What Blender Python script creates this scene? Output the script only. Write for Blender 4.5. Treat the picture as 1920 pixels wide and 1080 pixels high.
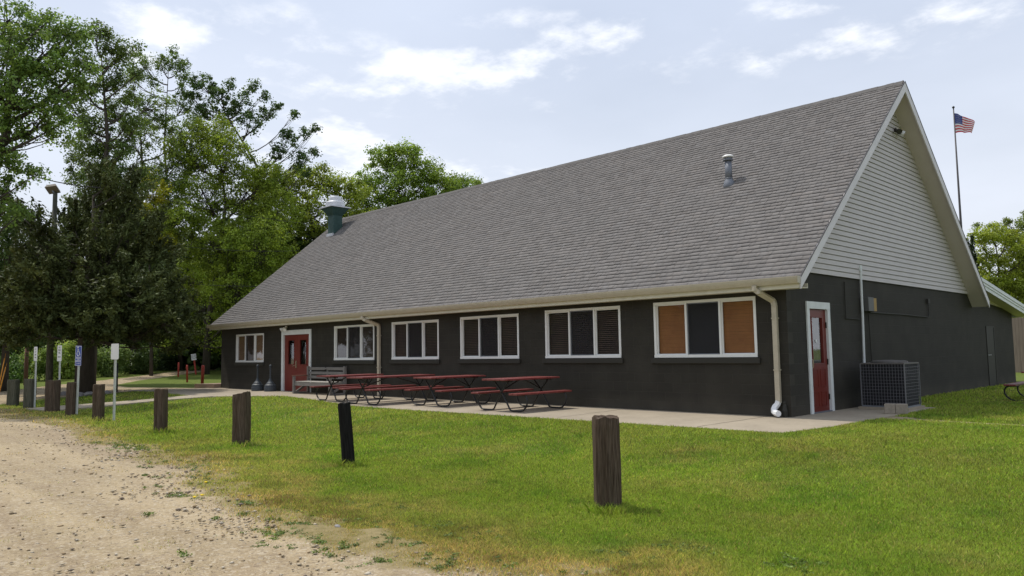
import bpy, math, random
import numpy as np
from mathutils import Vector, Matrix
random.seed(7); RNG = np.random.default_rng(11)
for o in list(bpy.data.objects): bpy.data.objects.remove(o)
S = bpy.context.scene
COL = S.collection
rad = math.radians
# ------------------------------------------------------------------ camera
CP = np.array([6.8097, -14.1984, 1.3428]); YAW, PIT, ROL, FPX = .790376, .082082, -.016136, 1440.8
def cam_axes():
    cy, sy = math.cos(YAW), math.sin(YAW)
    f = np.array([-sy*math.cos(PIT), cy*math.cos(PIT), math.sin(PIT)])
    r = np.array([cy, sy, 0.]); u = np.cross(r, f)
    return r*math.cos(ROL)+u*math.sin(ROL), -r*math.sin(ROL)+u*math.cos(ROL), f
CR, CU, CF = cam_axes()
cd = bpy.data.cameras.new('camera'); cam = bpy.data.objects.new('camera', cd); COL.objects.link(cam)
cd.sensor_width = 36; cd.lens = FPX*36/1920; cd.clip_end = 3000; cd.clip_start = .05
m = Matrix.Identity(4)
for i in range(3):
    m[i][0] = CR[i]; m[i][1] = CU[i]; m[i][2] = -CF[i]; m[i][3] = CP[i]
cam.matrix_world = m; S.camera = cam
def ray(px, py): return CF+CR*(px-960)/FPX-CU*(py-540)/FPX
def at(px, py, depth): return CP+ray(px, py)*depth
# ------------------------------------------------------------------ sky and sun
SUN = Vector((-.44, -.10, .93)).normalized()
el = math.asin(SUN.z); az = math.atan2(SUN.x, SUN.y)
W = bpy.data.worlds.new('World'); S.world = W; W.use_nodes = True
wn = W.node_tree; wn.nodes.clear()
def N(t, typ, **k):
    n = t.nodes.new(typ)
    for a, b in k.items(): setattr(n, a, b)
    return n
def math_node(t, op, a, b=None, c=None):
    n = N(t, 'ShaderNodeMath', operation=op)
    for i, v in enumerate((a, b, c)):
        if v is None: continue
        if isinstance(v, (int, float)): n.inputs[i].default_value = v
        else: t.links.new(v, n.inputs[i])
    return n.outputs[0]
def mixc(t, fac, a, b, blend='MIX'):
    n = N(t, 'ShaderNodeMix', data_type='RGBA', blend_type=blend)
    for i, v in ((0, fac), (6, a), (7, b)):
        if isinstance(v, (int, float)): n.inputs[i].default_value = v
        elif isinstance(v, tuple): n.inputs[i].default_value = (*v[:3], 1)
        else: t.links.new(v, n.inputs[i])
    return n.outputs[2]
def build_sky():
    t = wn
    sky = N(t, 'ShaderNodeTexSky', sky_type='NISHITA', sun_disc=False, sun_elevation=el, sun_rotation=az)
    sky.air_density = 1.2; sky.dust_density = 3.0
    tc = N(t, 'ShaderNodeTexCoord'); sx = N(t, 'ShaderNodeSeparateXYZ'); t.links.new(tc.outputs['Generated'], sx.inputs[0])
    X, Y, Z = sx.outputs
    azn = math_node(t, 'ARCTAN2', X, Y); eln = math_node(t, 'ARCSINE', Z)
    # flat cloud layer coordinates
    zc = math_node(t, 'MAXIMUM', math_node(t, 'ADD', Z, .12), .02)
    cmb = N(t, 'ShaderNodeCombineXYZ')
    t.links.new(math_node(t, 'DIVIDE', X, zc), cmb.inputs[0]); t.links.new(math_node(t, 'DIVIDE', Y, zc), cmb.inputs[1])
    n1 = N(t, 'ShaderNodeTexNoise'); n1.inputs['Scale'].default_value = 5.5; n1.inputs['Detail'].default_value = 11; n1.inputs['Roughness'].default_value = .6
    n2 = N(t, 'ShaderNodeTexNoise'); n2.inputs['Scale'].default_value = .8; n2.inputs['Detail'].default_value = 5
    for n in (n1, n2): t.links.new(cmb.outputs[0], n.inputs[0])
    blobs = [(870,130,170,34,.95),(760,160,90,26,.75),(990,108,80,20,.75),(1100,85,200,26,.55),(600,130,260,60,.5),(400,60,200,40,.55),(1480,60,330,60,.42),(1000,40,300,26,.4),(950,200,200,30,.35),(740,340,260,60,.6),(1175,52,75,26,.8),(1060,75,60,24,.6),(1560,85,135,28,.85),(1545,8,130,20,.7),(1830,15,110,24,.75),(340,50,90,38,.9),
             (560,88,100,24,.6),(640,168,90,26,.7),(620,260,120,60,.75),(660,300,90,60,.8),(700,215,60,18,.5),(280,110,60,22,.5),(560,30,60,20,.4),(1700,60,40,14,.3),(470,180,60,30,.5)]
    tot = None
    for (px, py, rx, ry, a) in blobs:
        d = ray(px, py); d = d/np.linalg.norm(d); A = math.atan2(d[0], d[1]); E = math.asin(d[2])
        da = math_node(t, 'MULTIPLY', math_node(t, 'SUBTRACT', azn, A), FPX/rx*math.cos(E)*.72)
        # clouds lean with perspective
        de = math_node(t, 'MULTIPLY', math_node(t, 'SUBTRACT', eln, E), FPX/ry*.72)
        q = math_node(t, 'ADD', math_node(t, 'MULTIPLY', da, da), math_node(t, 'MULTIPLY', de, de))
        v = math_node(t, 'MULTIPLY', math_node(t, 'EXPONENT', math_node(t, 'MULTIPLY', q, -1.)), a)
        tot = v if tot is None else math_node(t, 'MAXIMUM', tot, v)
    # density = blob + noise threshold
    s = math_node(t, 'ADD', tot, math_node(t, 'MULTIPLY', math_node(t, 'SUBTRACT', n1.outputs[0], .5), 2.6))
    mr = N(t, 'ShaderNodeMapRange'); mr.interpolation_type = 'SMOOTHSTEP'
    t.links.new(s, mr.inputs[0]); mr.inputs[1].default_value = .36; mr.inputs[2].default_value = 1.15
    dens = math_node(t, 'MULTIPLY', mr.outputs[0], math_node(t, 'MINIMUM', math_node(t, 'MULTIPLY', tot, 1.9), 1.))
    veil = N(t, 'ShaderNodeMapRange'); t.links.new(n2.outputs[0], veil.inputs[0]); veil.inputs[1].default_value = .32; veil.inputs[2].default_value = .68; veil.inputs[3].default_value = .60; veil.inputs[4].default_value = .93
    base = mixc(t, veil.outputs[0], sky.outputs[0], VEIL)
    hz = N(t, 'ShaderNodeMapRange'); t.links.new(eln, hz.inputs[0]); hz.inputs[1].default_value = .0; hz.inputs[2].default_value = .42; hz.inputs[3].default_value = .75; hz.inputs[4].default_value = 0
    base = mixc(t, hz.outputs[0], base, HAZE)
    out = mixc(t, math_node(t, 'MULTIPLY', dens, .72), base, CLOUD)
    bg = N(t, 'ShaderNodeBackground'); bg.inputs[1].default_value = .1; t.links.new(out, bg.inputs[0])
    wo = N(t, 'ShaderNodeOutputWorld'); t.links.new(bg.outputs[0], wo.inputs[0])
VEIL = (7.2, 7.95, 9.5); HAZE = (9.0, 9.3, 10.0); CLOUD = (11.6, 11.7, 12.0)
build_sky()
sl = bpy.data.lights.new('sun', 'SUN'); sl.energy = 3.1; sl.angle = rad(1.2); sl.color = (1, .95, .87)
so = bpy.data.objects.new('sun', sl); COL.objects.link(so); so.rotation_euler = SUN.to_track_quat('Z', 'Y').to_euler(); so.location = (-20, -20, 40)
S.view_settings.view_transform = 'Standard'; S.view_settings.look = 'None'; S.view_settings.gamma = 1; S.view_settings.exposure = 0.10
S.render.engine = 'CYCLES'; S.cycles.max_bounces = 6; S.cycles.transparent_max_bounces = 12
# ------------------------------------------------------------------ helpers
def tag(o, label=None, cat=None, group=None, kind=None):
    if label: o['label'] = label
    if cat: o['category'] = cat
    if group: o['group'] = group
    if kind: o['kind'] = kind
    return o
def empty(name, loc=(0, 0, 0), rz=0, label=None, cat=None, group=None):
    o = bpy.data.objects.new(name, None); COL.objects.link(o); o.location = loc; o.rotation_euler = (0, 0, rz)
    o.empty_display_size = .2
    return tag(o, label, cat, group)
def copy_tree(o, parent=None):
    c = o.copy(); COL.objects.link(c)
    if parent: c.parent = parent
    for ch in list(o.children): copy_tree(ch, c)
    return c
class MB:
    def __init__(s): s.v = []; s.f = []; s.mi = []; s.m = 0
    def add(s, vs, fs):
        b = len(s.v); s.v += [tuple(map(float, p)) for p in vs]
        for f in fs: s.f.append([b+i for i in f]); s.mi.append(s.m)
        return s
    def box(s, x0, x1, y0, y1, z0, z1):
        return s.add([(x, y, z) for z in (z0, z1) for y in (y0, y1) for x in (x0, x1)],
                     [(0, 2, 3, 1), (4, 5, 7, 6), (0, 1, 5, 4), (2, 6, 7, 3), (0, 4, 6, 2), (1, 3, 7, 5)])
    def bar(s, a, b, w, h, up=(0, 0, 1)):
        a = Vector(a); b = Vector(b); d = (b-a).normalized(); u = Vector(up)
        if abs(d.dot(u)) > .98: u = Vector((0, 1, 0))
        r = d.cross(u).normalized(); u = r.cross(d)
        vs = [p+r*i*w/2+u*j*h/2 for p in (a, b) for j in (-1, 1) for i in (-1, 1)]
        return s.add(vs, [(0, 1, 3, 2), (4, 6, 7, 5), (0, 4, 5, 1), (2, 3, 7, 6), (0, 2, 6, 4), (1, 5, 7, 3)])
    def tube(s, pts, r, n=8, cap=True):
        pts = [Vector(p) for p in pts]; k = len(pts)
        rs = r if isinstance(r, (list, tuple)) else [r]*k
        u = None; rings = []
        for i, p in enumerate(pts):
            d = (pts[min(i+1, k-1)]-pts[max(i-1, 0)])
            d = d.normalized() if d.length > 1e-9 else Vector((0, 0, 1))
            if u is None:
                u = Vector((0, 0, 1)) if abs(d.z) < .9 else Vector((1, 0, 0))
            u = (u-d*u.dot(d)).normalized(); w = d.cross(u)
            rings.append([p+(u*math.cos(2*math.pi*j/n)+w*math.sin(2*math.pi*j/n))*rs[i] for j in range(n)])
        vs = [q for R in rings for q in R]
        fs = [(i*n+j, i*n+(j+1) % n, (i+1)*n+(j+1) % n, (i+1)*n+j) for i in range(k-1) for j in range(n)]
        if cap: fs += [tuple(range(n))[::-1], tuple((k-1)*n+j for j in range(n))]
        return s.add(vs, fs)
    def lathe(s, prof, c=(0, 0, 0), n=20):
        c = Vector(c); vs = [c+Vector((r*math.cos(2*math.pi*j/n), r*math.sin(2*math.pi*j/n), z)) for r, z in prof for j in range(n)]
        k = len(prof)
        fs = [(i*n+j, i*n+(j+1) % n, (i+1)*n+(j+1) % n, (i+1)*n+j) for i in range(k-1) for j in range(n)]
        fs += [tuple(range(n))[::-1], tuple((k-1)*n+j for j in range(n))]
        return s.add(vs, fs)
    def prism(s, poly, a0, a1, ax='x'):
        def P(p, a): return {'x': (a, p[0], p[1]), 'y': (p[0], a, p[1]), 'z': (p[0], p[1], a)}[ax]
        n = len(poly); vs = [P(p, a0) for p in poly]+[P(p, a1) for p in poly]
        fs = [tuple(range(n))[::-1], tuple(range(n, 2*n))]+[(i, (i+1) % n, n+(i+1) % n, n+i) for i in range(n)]
        return s.add(vs, fs)
    def build(s, name, mats, parent=None, smooth=False, bevel=0):
        me = bpy.data.meshes.new(name); me.from_pydata(s.v, [], s.f)
        for mt in (mats if isinstance(mats, (list, tuple)) else [mats]): me.materials.append(mt)
        if any(s.mi): me.polygons.foreach_set('material_index', s.mi)
        import bmesh
        bm = bmesh.new(); bm.from_mesh(me); bmesh.ops.recalc_face_normals(bm, faces=bm.faces)
        if bevel:
            bmesh.ops.bevel(bm, geom=list(bm.edges), offset=bevel, segments=1, affect='EDGES', clamp_overlap=True)
        bm.to_mesh(me); bm.free()
        if smooth: me.polygons.foreach_set('use_smooth', [True]*len(me.polygons))
        o = bpy.data.objects.new(name, me); COL.objects.link(o)
        if parent: o.parent = parent
        return o
def np_mesh(name, V, F, mats, colors=None, parent=None, mi=None):
    """V (n,3), F (m,k) arrays; colors per face"""
    me = bpy.data.meshes.new(name); n, k = F.shape
    me.vertices.add(len(V)); me.vertices.foreach_set('co', V.astype(np.float32).ravel())
    me.loops.add(n*k); me.loops.foreach_set('vertex_index', F.astype(np.int32).ravel())
    me.polygons.add(n); me.polygons.foreach_set('loop_start', np.arange(0, n*k, k, dtype=np.int32))
    me.update(calc_edges=True)
    for mt in (mats if isinstance(mats, (list, tuple)) else [mats]): me.materials.append(mt)
    if mi is not None: me.polygons.foreach_set('material_index', mi.astype(np.int32))
    if colors is not None:
        a = me.color_attributes.new('tint', 'FLOAT_COLOR', 'CORNER')
        c = np.ones((n, k, 4), np.float32); c[:, :, :3] = colors[:, None, :]; a.data.foreach_set('color', c.ravel())
    o = bpy.data.objects.new(name, me); COL.objects.link(o)
    if parent: o.parent = parent
    return o
# ------------------------------------------------------------------ materials
def mat(name, col, rough=.7, spec=.3, metal=0, noise=None, bump=None, streak=None, attr=None):
    """noise=(scale, amount, colour2)  bump=(scale, strength, dist)"""
    M = bpy.data.materials.new(name); M.use_nodes = True; t = M.node_tree; b = t.nodes['Principled BSDF']
    b.inputs['Roughness'].default_value = rough; b.inputs['Specular IOR Level'].default_value = spec; b.inputs['Metallic'].default_value = metal
    tc = N(t, 'ShaderNodeTexCoord').outputs['Object']
    src = None
    if attr:
        a = N(t, 'ShaderNodeVertexColor', layer_name=attr); src = a.outputs[0]
    if noise:
        for (sc, am, c2) in (noise if isinstance(noise, list) else [noise]):
            n = N(t, 'ShaderNodeTexNoise'); n.inputs['Scale'].default_value = sc; n.inputs['Detail'].default_value = 6; n.inputs['Roughness'].default_value = .6
            vec = tc
            if streak:
                mp = N(t, 'ShaderNodeMapping'); mp.inputs['Scale'].default_value = streak; t.links.new(tc, mp.inputs[0]); vec = mp.outputs[0]
            t.links.new(vec, n.inputs[0])
            r = N(t, 'ShaderNodeMapRange'); t.links.new(n.outputs[0], r.inputs[0]); r.inputs[1].default_value = .35; r.inputs[2].default_value = .65; r.inputs[4].default_value = am
            src = mixc(t, r.outputs[0], src if src is not None else tuple(col), tuple(c2))
    if src is not None: t.links.new(src, b.inputs['Base Color'])
    else: b.inputs['Base Color'].default_value = (*col, 1)
    if bump:
        n = N(t, 'ShaderNodeTexNoise'); n.inputs['Scale'].default_value = bump[0]; n.inputs['Detail'].default_value = 5
        vec = tc
        if streak:
            mp = N(t, 'ShaderNodeMapping'); mp.inputs['Scale'].default_value = streak; t.links.new(tc, mp.inputs[0]); vec = mp.outputs[0]
        t.links.new(vec, n.inputs[0])
        bp = N(t, 'ShaderNodeBump'); bp.inputs['Strength'].default_value = bump[1]; bp.inputs['Distance'].default_value = bump[2]
        t.links.new(n.outputs[0], bp.inputs['Height']); t.links.new(bp.outputs[0], b.inputs['Normal'])
    return M
def block_mat(name, col, axis):
    """painted concrete block: running bond joints as bump plus slight dirt"""
    M = mat(name, col, .75, .25); t = M.node_tree; b = t.nodes['Principled BSDF']
    tc = N(t, 'ShaderNodeTexCoord'); sx = N(t, 'ShaderNodeSeparateXYZ'); t.links.new(tc.outputs['Object'], sx.inputs[0])
    cm = N(t, 'ShaderNodeCombineXYZ'); t.links.new(sx.outputs[axis], cm.inputs[0]); t.links.new(sx.outputs[2], cm.inputs[1])
    br = N(t, 'ShaderNodeTexBrick'); t.links.new(cm.outputs[0], br.inputs[0])
    br.inputs['Scale'].default_value = 1; br.inputs['Brick Width'].default_value = .406; br.inputs['Row Height'].default_value = .203
    br.inputs['Mortar Size'].default_value = .006; br.inputs['Mortar Smooth'].default_value = .6
    br.inputs['Color1'].default_value = (*[c*1.05 for c in col], 1); br.inputs['Color2'].default_value = (*[c*.93 for c in col], 1); br.inputs['Mortar'].default_value = (*[c*1.5 for c in col], 1)
    n = N(t, 'ShaderNodeTexNoise'); n.inputs['Scale'].default_value = 1.6; n.inputs['Detail'].default_value = 9; t.links.new(tc.outputs['Object'], n.inputs[0])
    r = N(t, 'ShaderNodeMapRange'); t.links.new(n.outputs[0], r.inputs[0]); r.inputs[1].default_value = .42; r.inputs[2].default_value = .72; r.inputs[4].default_value = .55
    c = mixc(t, r.outputs[0], br.outputs[0], tuple(x*1.7 for x in col))
    # splash dirt near the ground
    zr = N(t, 'ShaderNodeMapRange'); t.links.new(sx.outputs[2], zr.inputs[0]); zr.inputs[1].default_value = .35; zr.inputs[2].default_value = 0; zr.inputs[4].default_value = .9
    c = mixc(t, math_node(t, 'MULTIPLY', zr.outputs[0], n.outputs[0]), c, (.09, .08, .06))
    t.links.new(c, b.inputs['Base Color'])
    n2 = N(t, 'ShaderNodeTexNoise'); n2.inputs['Scale'].default_value = 60; t.links.new(tc.outputs['Object'], n2.inputs[0])
    h = math_node(t, 'ADD', math_node(t, 'MULTIPLY', br.outputs['Fac'], -.7), math_node(t, 'MULTIPLY', n2.outputs[0], .35))
    bp = N(t, 'ShaderNodeBump'); bp.inputs['Strength'].default_value = .8; bp.inputs['Distance'].default_value = .005
    t.links.new(h, bp.inputs['Height']); t.links.new(bp.outputs[0], b.inputs['Normal'])
    return M
def leaf_mat(name, trans=.35, rough=.5):
    M = bpy.data.materials.new(name); M.use_nodes = True; t = M.node_tree; b = t.nodes['Principled BSDF']
    a = N(t, 'ShaderNodeVertexColor', layer_name='tint'); t.links.new(a.outputs[0], b.inputs['Base Color'])
    b.inputs['Roughness'].default_value = rough; b.inputs['Specular IOR Level'].default_value = .25 if trans > .2 else .06
    tr = N(t, 'ShaderNodeBsdfTranslucent'); t.links.new(mixc(t, .5, a.outputs[0], (1.4, 1.3, .5), 'MULTIPLY'), tr.inputs[0])
    mx = N(t, 'ShaderNodeMixShader'); mx.inputs[0].default_value = trans
    t.links.new(b.outputs[0], mx.inputs[1]); t.links.new(tr.outputs[0], mx.inputs[2])
    t.links.new(mx.outputs[0], t.nodes['Material Output'].inputs[0])
    return M
def glass_mat(name, tint=(.5, .5, .5), refl=1.0):
    M = bpy.data.materials.new(name); M.use_nodes = True; t = M.node_tree; t.nodes.clear()
    tr = N(t, 'ShaderNodeBsdfTransparent'); tr.inputs[0].default_value = (*tint, 1)
    g = N(t, 'ShaderNodeBsdfGlossy'); g.inputs['Roughness'].default_value = .03; g.inputs[0].default_value = (refl, refl, refl, 1)
    n = N(t, 'ShaderNodeTexNoise'); n.inputs['Scale'].default_value = 1.3
    tc = N(t, 'ShaderNodeTexCoord'); t.links.new(tc.outputs['Object'], n.inputs[0])
    bp = N(t, 'ShaderNodeBump'); bp.inputs['Distance'].default_value = .02; bp.inputs['Strength'].default_value = .12; t.links.new(n.outputs[0], bp.inputs['Height']); t.links.new(bp.outputs[0], g.inputs['Normal'])
    lw = N(t, 'ShaderNodeLayerWeight'); lw.inputs[0].default_value = .5
    f_ = math_node(t, 'ADD', math_node(t, 'MULTIPLY', math_node(t, 'POWER', lw.outputs['Facing'], 3.6), .85), .08)
    mx = N(t, 'ShaderNodeMixShader'); t.links.new(f_, mx.inputs[0]); t.links.new(tr.outputs[0], mx.inputs[1]); t.links.new(g.outputs[0], mx.inputs[2])
    o = N(t, 'ShaderNodeOutputMaterial'); t.links.new(mx.outputs[0], o.inputs[0])
    return M
WALLC = (.029, .0262, .0205)
Mx = dict(
    wall_f=block_mat('dark_paint_front', WALLC, 0), wall_e=block_mat('dark_paint_end', WALLC, 1),
    dark=mat('dark_paint', (.033, .031, .025), .6, .3), interior=mat('interior', (.03, .03, .03), .9),
    white=mat('white_vinyl', (.78, .78, .76), .4, .4, noise=(9, .25, (.6, .6, .56))),
    trim=mat('painted_trim', (.72, .74, .73), .5, .3, noise=(5, .4, (.52, .54, .52))),
    rake=mat('rake_board', (.72, .68, .69), .55, .3, noise=(3, .5, (.58, .55, .56))),
    cream=mat('cream_gutter', (.55, .49, .38), .45, .4, noise=[(6, .5, (.42, .37, .28)), (40, .3, (.34, .29, .2))]),
    fascia=mat('cream_fascia', (.66, .62, .50), .5, .3, noise=[(5, .5, (.52, .48, .37))]),
    soffit=mat('soffit', (.60, .54, .50), .6, .3, noise=(2.5, .4, (.52, .46, .42))),
    siding=mat('vinyl_siding', (.54, .50, .485), .55, .3, noise=[(1.5, .5, (.47, .435, .42)), (25, .25, (.59, .55, .53))]),
    red=mat('red_door_paint', (.16, .022, .014), .45, .4, noise=(4, .5, (.12, .016, .012)), bump=(30, .1, .002)),
    rough_red=mat('red_sign_paint', (.42, .06, .04), .6, .3, noise=(8, .5, (.28, .04, .03))),
    conc=mat('concrete', (.37, .315, .235), .9, .2, noise=[(1.0, .85, (.255, .215, .16)), (12, .4, (.43, .37, .285)), (60, .3, (.24, .205, .155))], bump=(70, .35, .004)),
    greymetal=mat('galvanised', (.20, .215, .24), .5, .5, .35, noise=(8, .6, (.13, .14, .16))),
    aluminium=mat('spun_aluminium', (.62, .63, .65), .5, .5, .4, noise=(6, .4, (.5, .51, .53))),
    green=mat('green_duct_paint', (.030, .066, .058), .6, .3, noise=(5, .6, (.05, .10, .09))),
    black=mat('black_steel', (.012, .012, .013), .35, .5),
    screen=mat('insect_screen', (.035, .036, .042), .8, .2),
    blind=mat('brown_blind', (.075, .050, .038), .6, .3, noise=(2, .6, (.045, .03, .025))),
    blind_o=mat('tan_blind', (.36, .155, .052), .6, .3, noise=(2.5, .7, (.25, .105, .038))),
    blind_k=mat('charcoal_blind', (.05, .05, .055), .6, .3),
    glass=glass_mat('window_glass', (.96, .96, .96), 1.0),
    white_post=mat('sign_post_paint', (.62, .64, .60), .5, .4, noise=(14, .5, (.45, .46, .42))),
    brass=mat('handle_metal', (.5, .42, .3), .35, .5, .8),
    ink=mat('sign_ink', (.03, .03, .03), .6), blue=mat('sign_blue', (.02, .06, .33), .4, .4), signwhite=mat('sign_white', (.72, .73, .71), .4, .4),
)
# ------------------------------------------------------------------ terrain
def sstep(a, b, x): t = np.clip((x-a)/(b-a), 0, 1); return t*t*(3-2*t)
def height(x, y):
    x = np.asarray(x, float); y = np.asarray(y, float)
    h = -.25*sstep(-2.6, -7.4, y)
    h = h*(1-.0*x)
    h = h*sstep(-48, -28, x)*1.0
    h = h-.05*sstep(0, 2, y)*sstep(.5, 3, x)
    h = h+.55*sstep(-38, -58, x)*sstep(-6, 8, y)
    h = h-.012*(1-0*x)
    return h
def gnd(px, py, z=None):
    d = ray(px, py)
    if z is not None: return CP+(z-CP[2])/d[2]*d
    t = np.concatenate([np.linspace(1.5, 40, 4000), np.linspace(40, 160, 4000)]); P = CP[None]+t[:, None]*d[None]
    k = np.argmax(P[:, 2] <= height(P[:, 0], P[:, 1])); return P[k]
def vnoise(x, y, s, seed=0):
    """smooth value noise, numpy"""
    x = np.asarray(x)/s+seed*17.3; y = np.asarray(y)/s+seed*5.1
    xi = np.floor(x).astype(int); yi = np.floor(y).astype(int); fx = x-xi; fy = y-yi
    fx = fx*fx*(3-2*fx); fy = fy*fy*(3-2*fy)
    def H(a, b):
        n = (a*374761393+b*668265263+seed*1442695) & 0x7fffffff; n = ((n ^ (n >> 13))*1274126177) & 0x7fffffff
        return ((n ^ (n >> 16)) & 0xffff)/65535.
    return (H(xi, yi)*(1-fx)+H(xi+1, yi)*fx)*(1-fy)+(H(xi, yi+1)*(1-fx)+H(xi+1, yi+1)*fx)*fy
def fbm(x, y, s, seed=0): return .5*vnoise(x, y, s, seed)+.28*vnoise(x, y, s/2.1, seed+1)+.22*vnoise(x, y, s/4.7, seed+2)
# edge of the gravel lot: lawn where y > edge(x)
EX = [-60, -26, -20.3, -17, -13.7, -9.6, -6.6, -4.6, -2.9, -1.6, -.4, 1.1, 2.3, 3.3, 4.3, 6, 12]
EY = [-9.2, -9.1, -8.95, -8.95, -9.0, -9.3, -9.35, -9.6, -10.05, -10.15, -10.3, -10.5, -10.35, -10.2, -10.45, -11.1, -12.2]
def lawn(x, y):
    """1 on thick lawn, 0 on bare gravel, soft ragged belt between"""
    e = np.interp(x, EX, EY)
    d = y-e+(fbm(x, y, 1.6, 3)-.5)*1.5+(fbm(x, y, .35, 8)-.5)*.55
    return d
def in_poly(x, y, P):
    c = np.zeros(np.shape(x), bool); n = len(P)
    for i in range(n):
        x0, y0 = P[i][:2]; x1, y1 = P[(i+1) % n][:2]
        k = ((y0 > y) != (y1 > y)) & (x < (x1-x0)*(y-y0)/((y1-y0)+1e-12)+x0); c ^= k
    return c
PATIO = [(1.36, 3.9), (0, 3.9), (0, .02), (-25.3, .02)]+[tuple(gnd(*q)[:2]) for q in [(395, 728), (300, 730.5), (232, 732.5), (293, 735.5), (351, 742.5), (372, 746.5)]]+[(-18.35, -2.95), (-16.5, -1.75), (-14.9, -1.95), (-12.4, -2.55), (-10.4, -3.0), (-8.3, -3.05), (-6, -2.95), (-3.3, -2.85), (-.6, -2.72), (1.1, -2.64), (1.3, -1.3), (1.36, 1)]
WALK = [gnd(*q)[:2] for q in [(400, 745.5), (313, 752), (213, 762), (120, 770.5), (86, 772.5), (48, 768.5), (150, 760.5), (240, 754.5), (345, 744.5), (385, 743)]]
DRIVE = [gnd(*q)[:2] for q in [(-260, 790), (0, 759), (75, 748), (232, 735), (300, 731), (400, 727), (398, 728), (236, 726), (215, 722), (262, 713), (330, 704), (410, 692.5), (380, 691.5), (300, 700), (200, 712), (60, 728), (0, 735), (-300, 752)]]
PATH = [(1.36, .75), (2.4, .85), (4.2, .9), (7, 1.0), (12, 1.1), (12, 1.45), (7, 1.35), (4.2, 1.25), (2.4, 1.25), (1.36, 1.5)]
def axis(segs):
    a = []
    for (s, e, st) in segs: a += list(np.arange(s, e, st))
    return np.array(a+[segs[-1][1]])
gx = axis([(-420, -80, 20), (-80, -60, 1.5), (-60, -26, .3), (-26, -8, .2), (-8, 8, .1), (8, 30, 1.2), (30, 80, 5), (80, 300, 20)])
gy = axis([(-120, -20, 8), (-20, -13, .7), (-13.2, -8, .07), (-8, 16, .2), (16, 60, 3), (60, 420, 20)])
GX, GY = np.meshgrid(gx, gy, indexing='ij'); GX = GX.ravel(); GY = GY.ravel()
GZ = height(GX, GY)
L = lawn(GX, GY); drv = in_poly(GX, GY, DRIVE); pth = in_poly(GX, GY, PATH)
near = (GX > -20) & (GX < 9) & (GY < -8)
GZ = GZ+np.where(near, (fbm(GX, GY, .8, 5)-.5)*.05*(L < .6)+(fbm(GX, GY, .25, 6)-.5)*.018, 0)
n0, n1_ = len(gx), len(gy)
ii, jj = np.meshgrid(np.arange(n0-1), np.arange(n1_-1), indexing='ij'); ii = ii.ravel(); jj = jj.ravel()
F = np.stack([ii*n1_+jj, (ii+1)*n1_+jj, (ii+1)*n1_+jj+1, ii*n1_+jj+1], 1)
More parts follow.
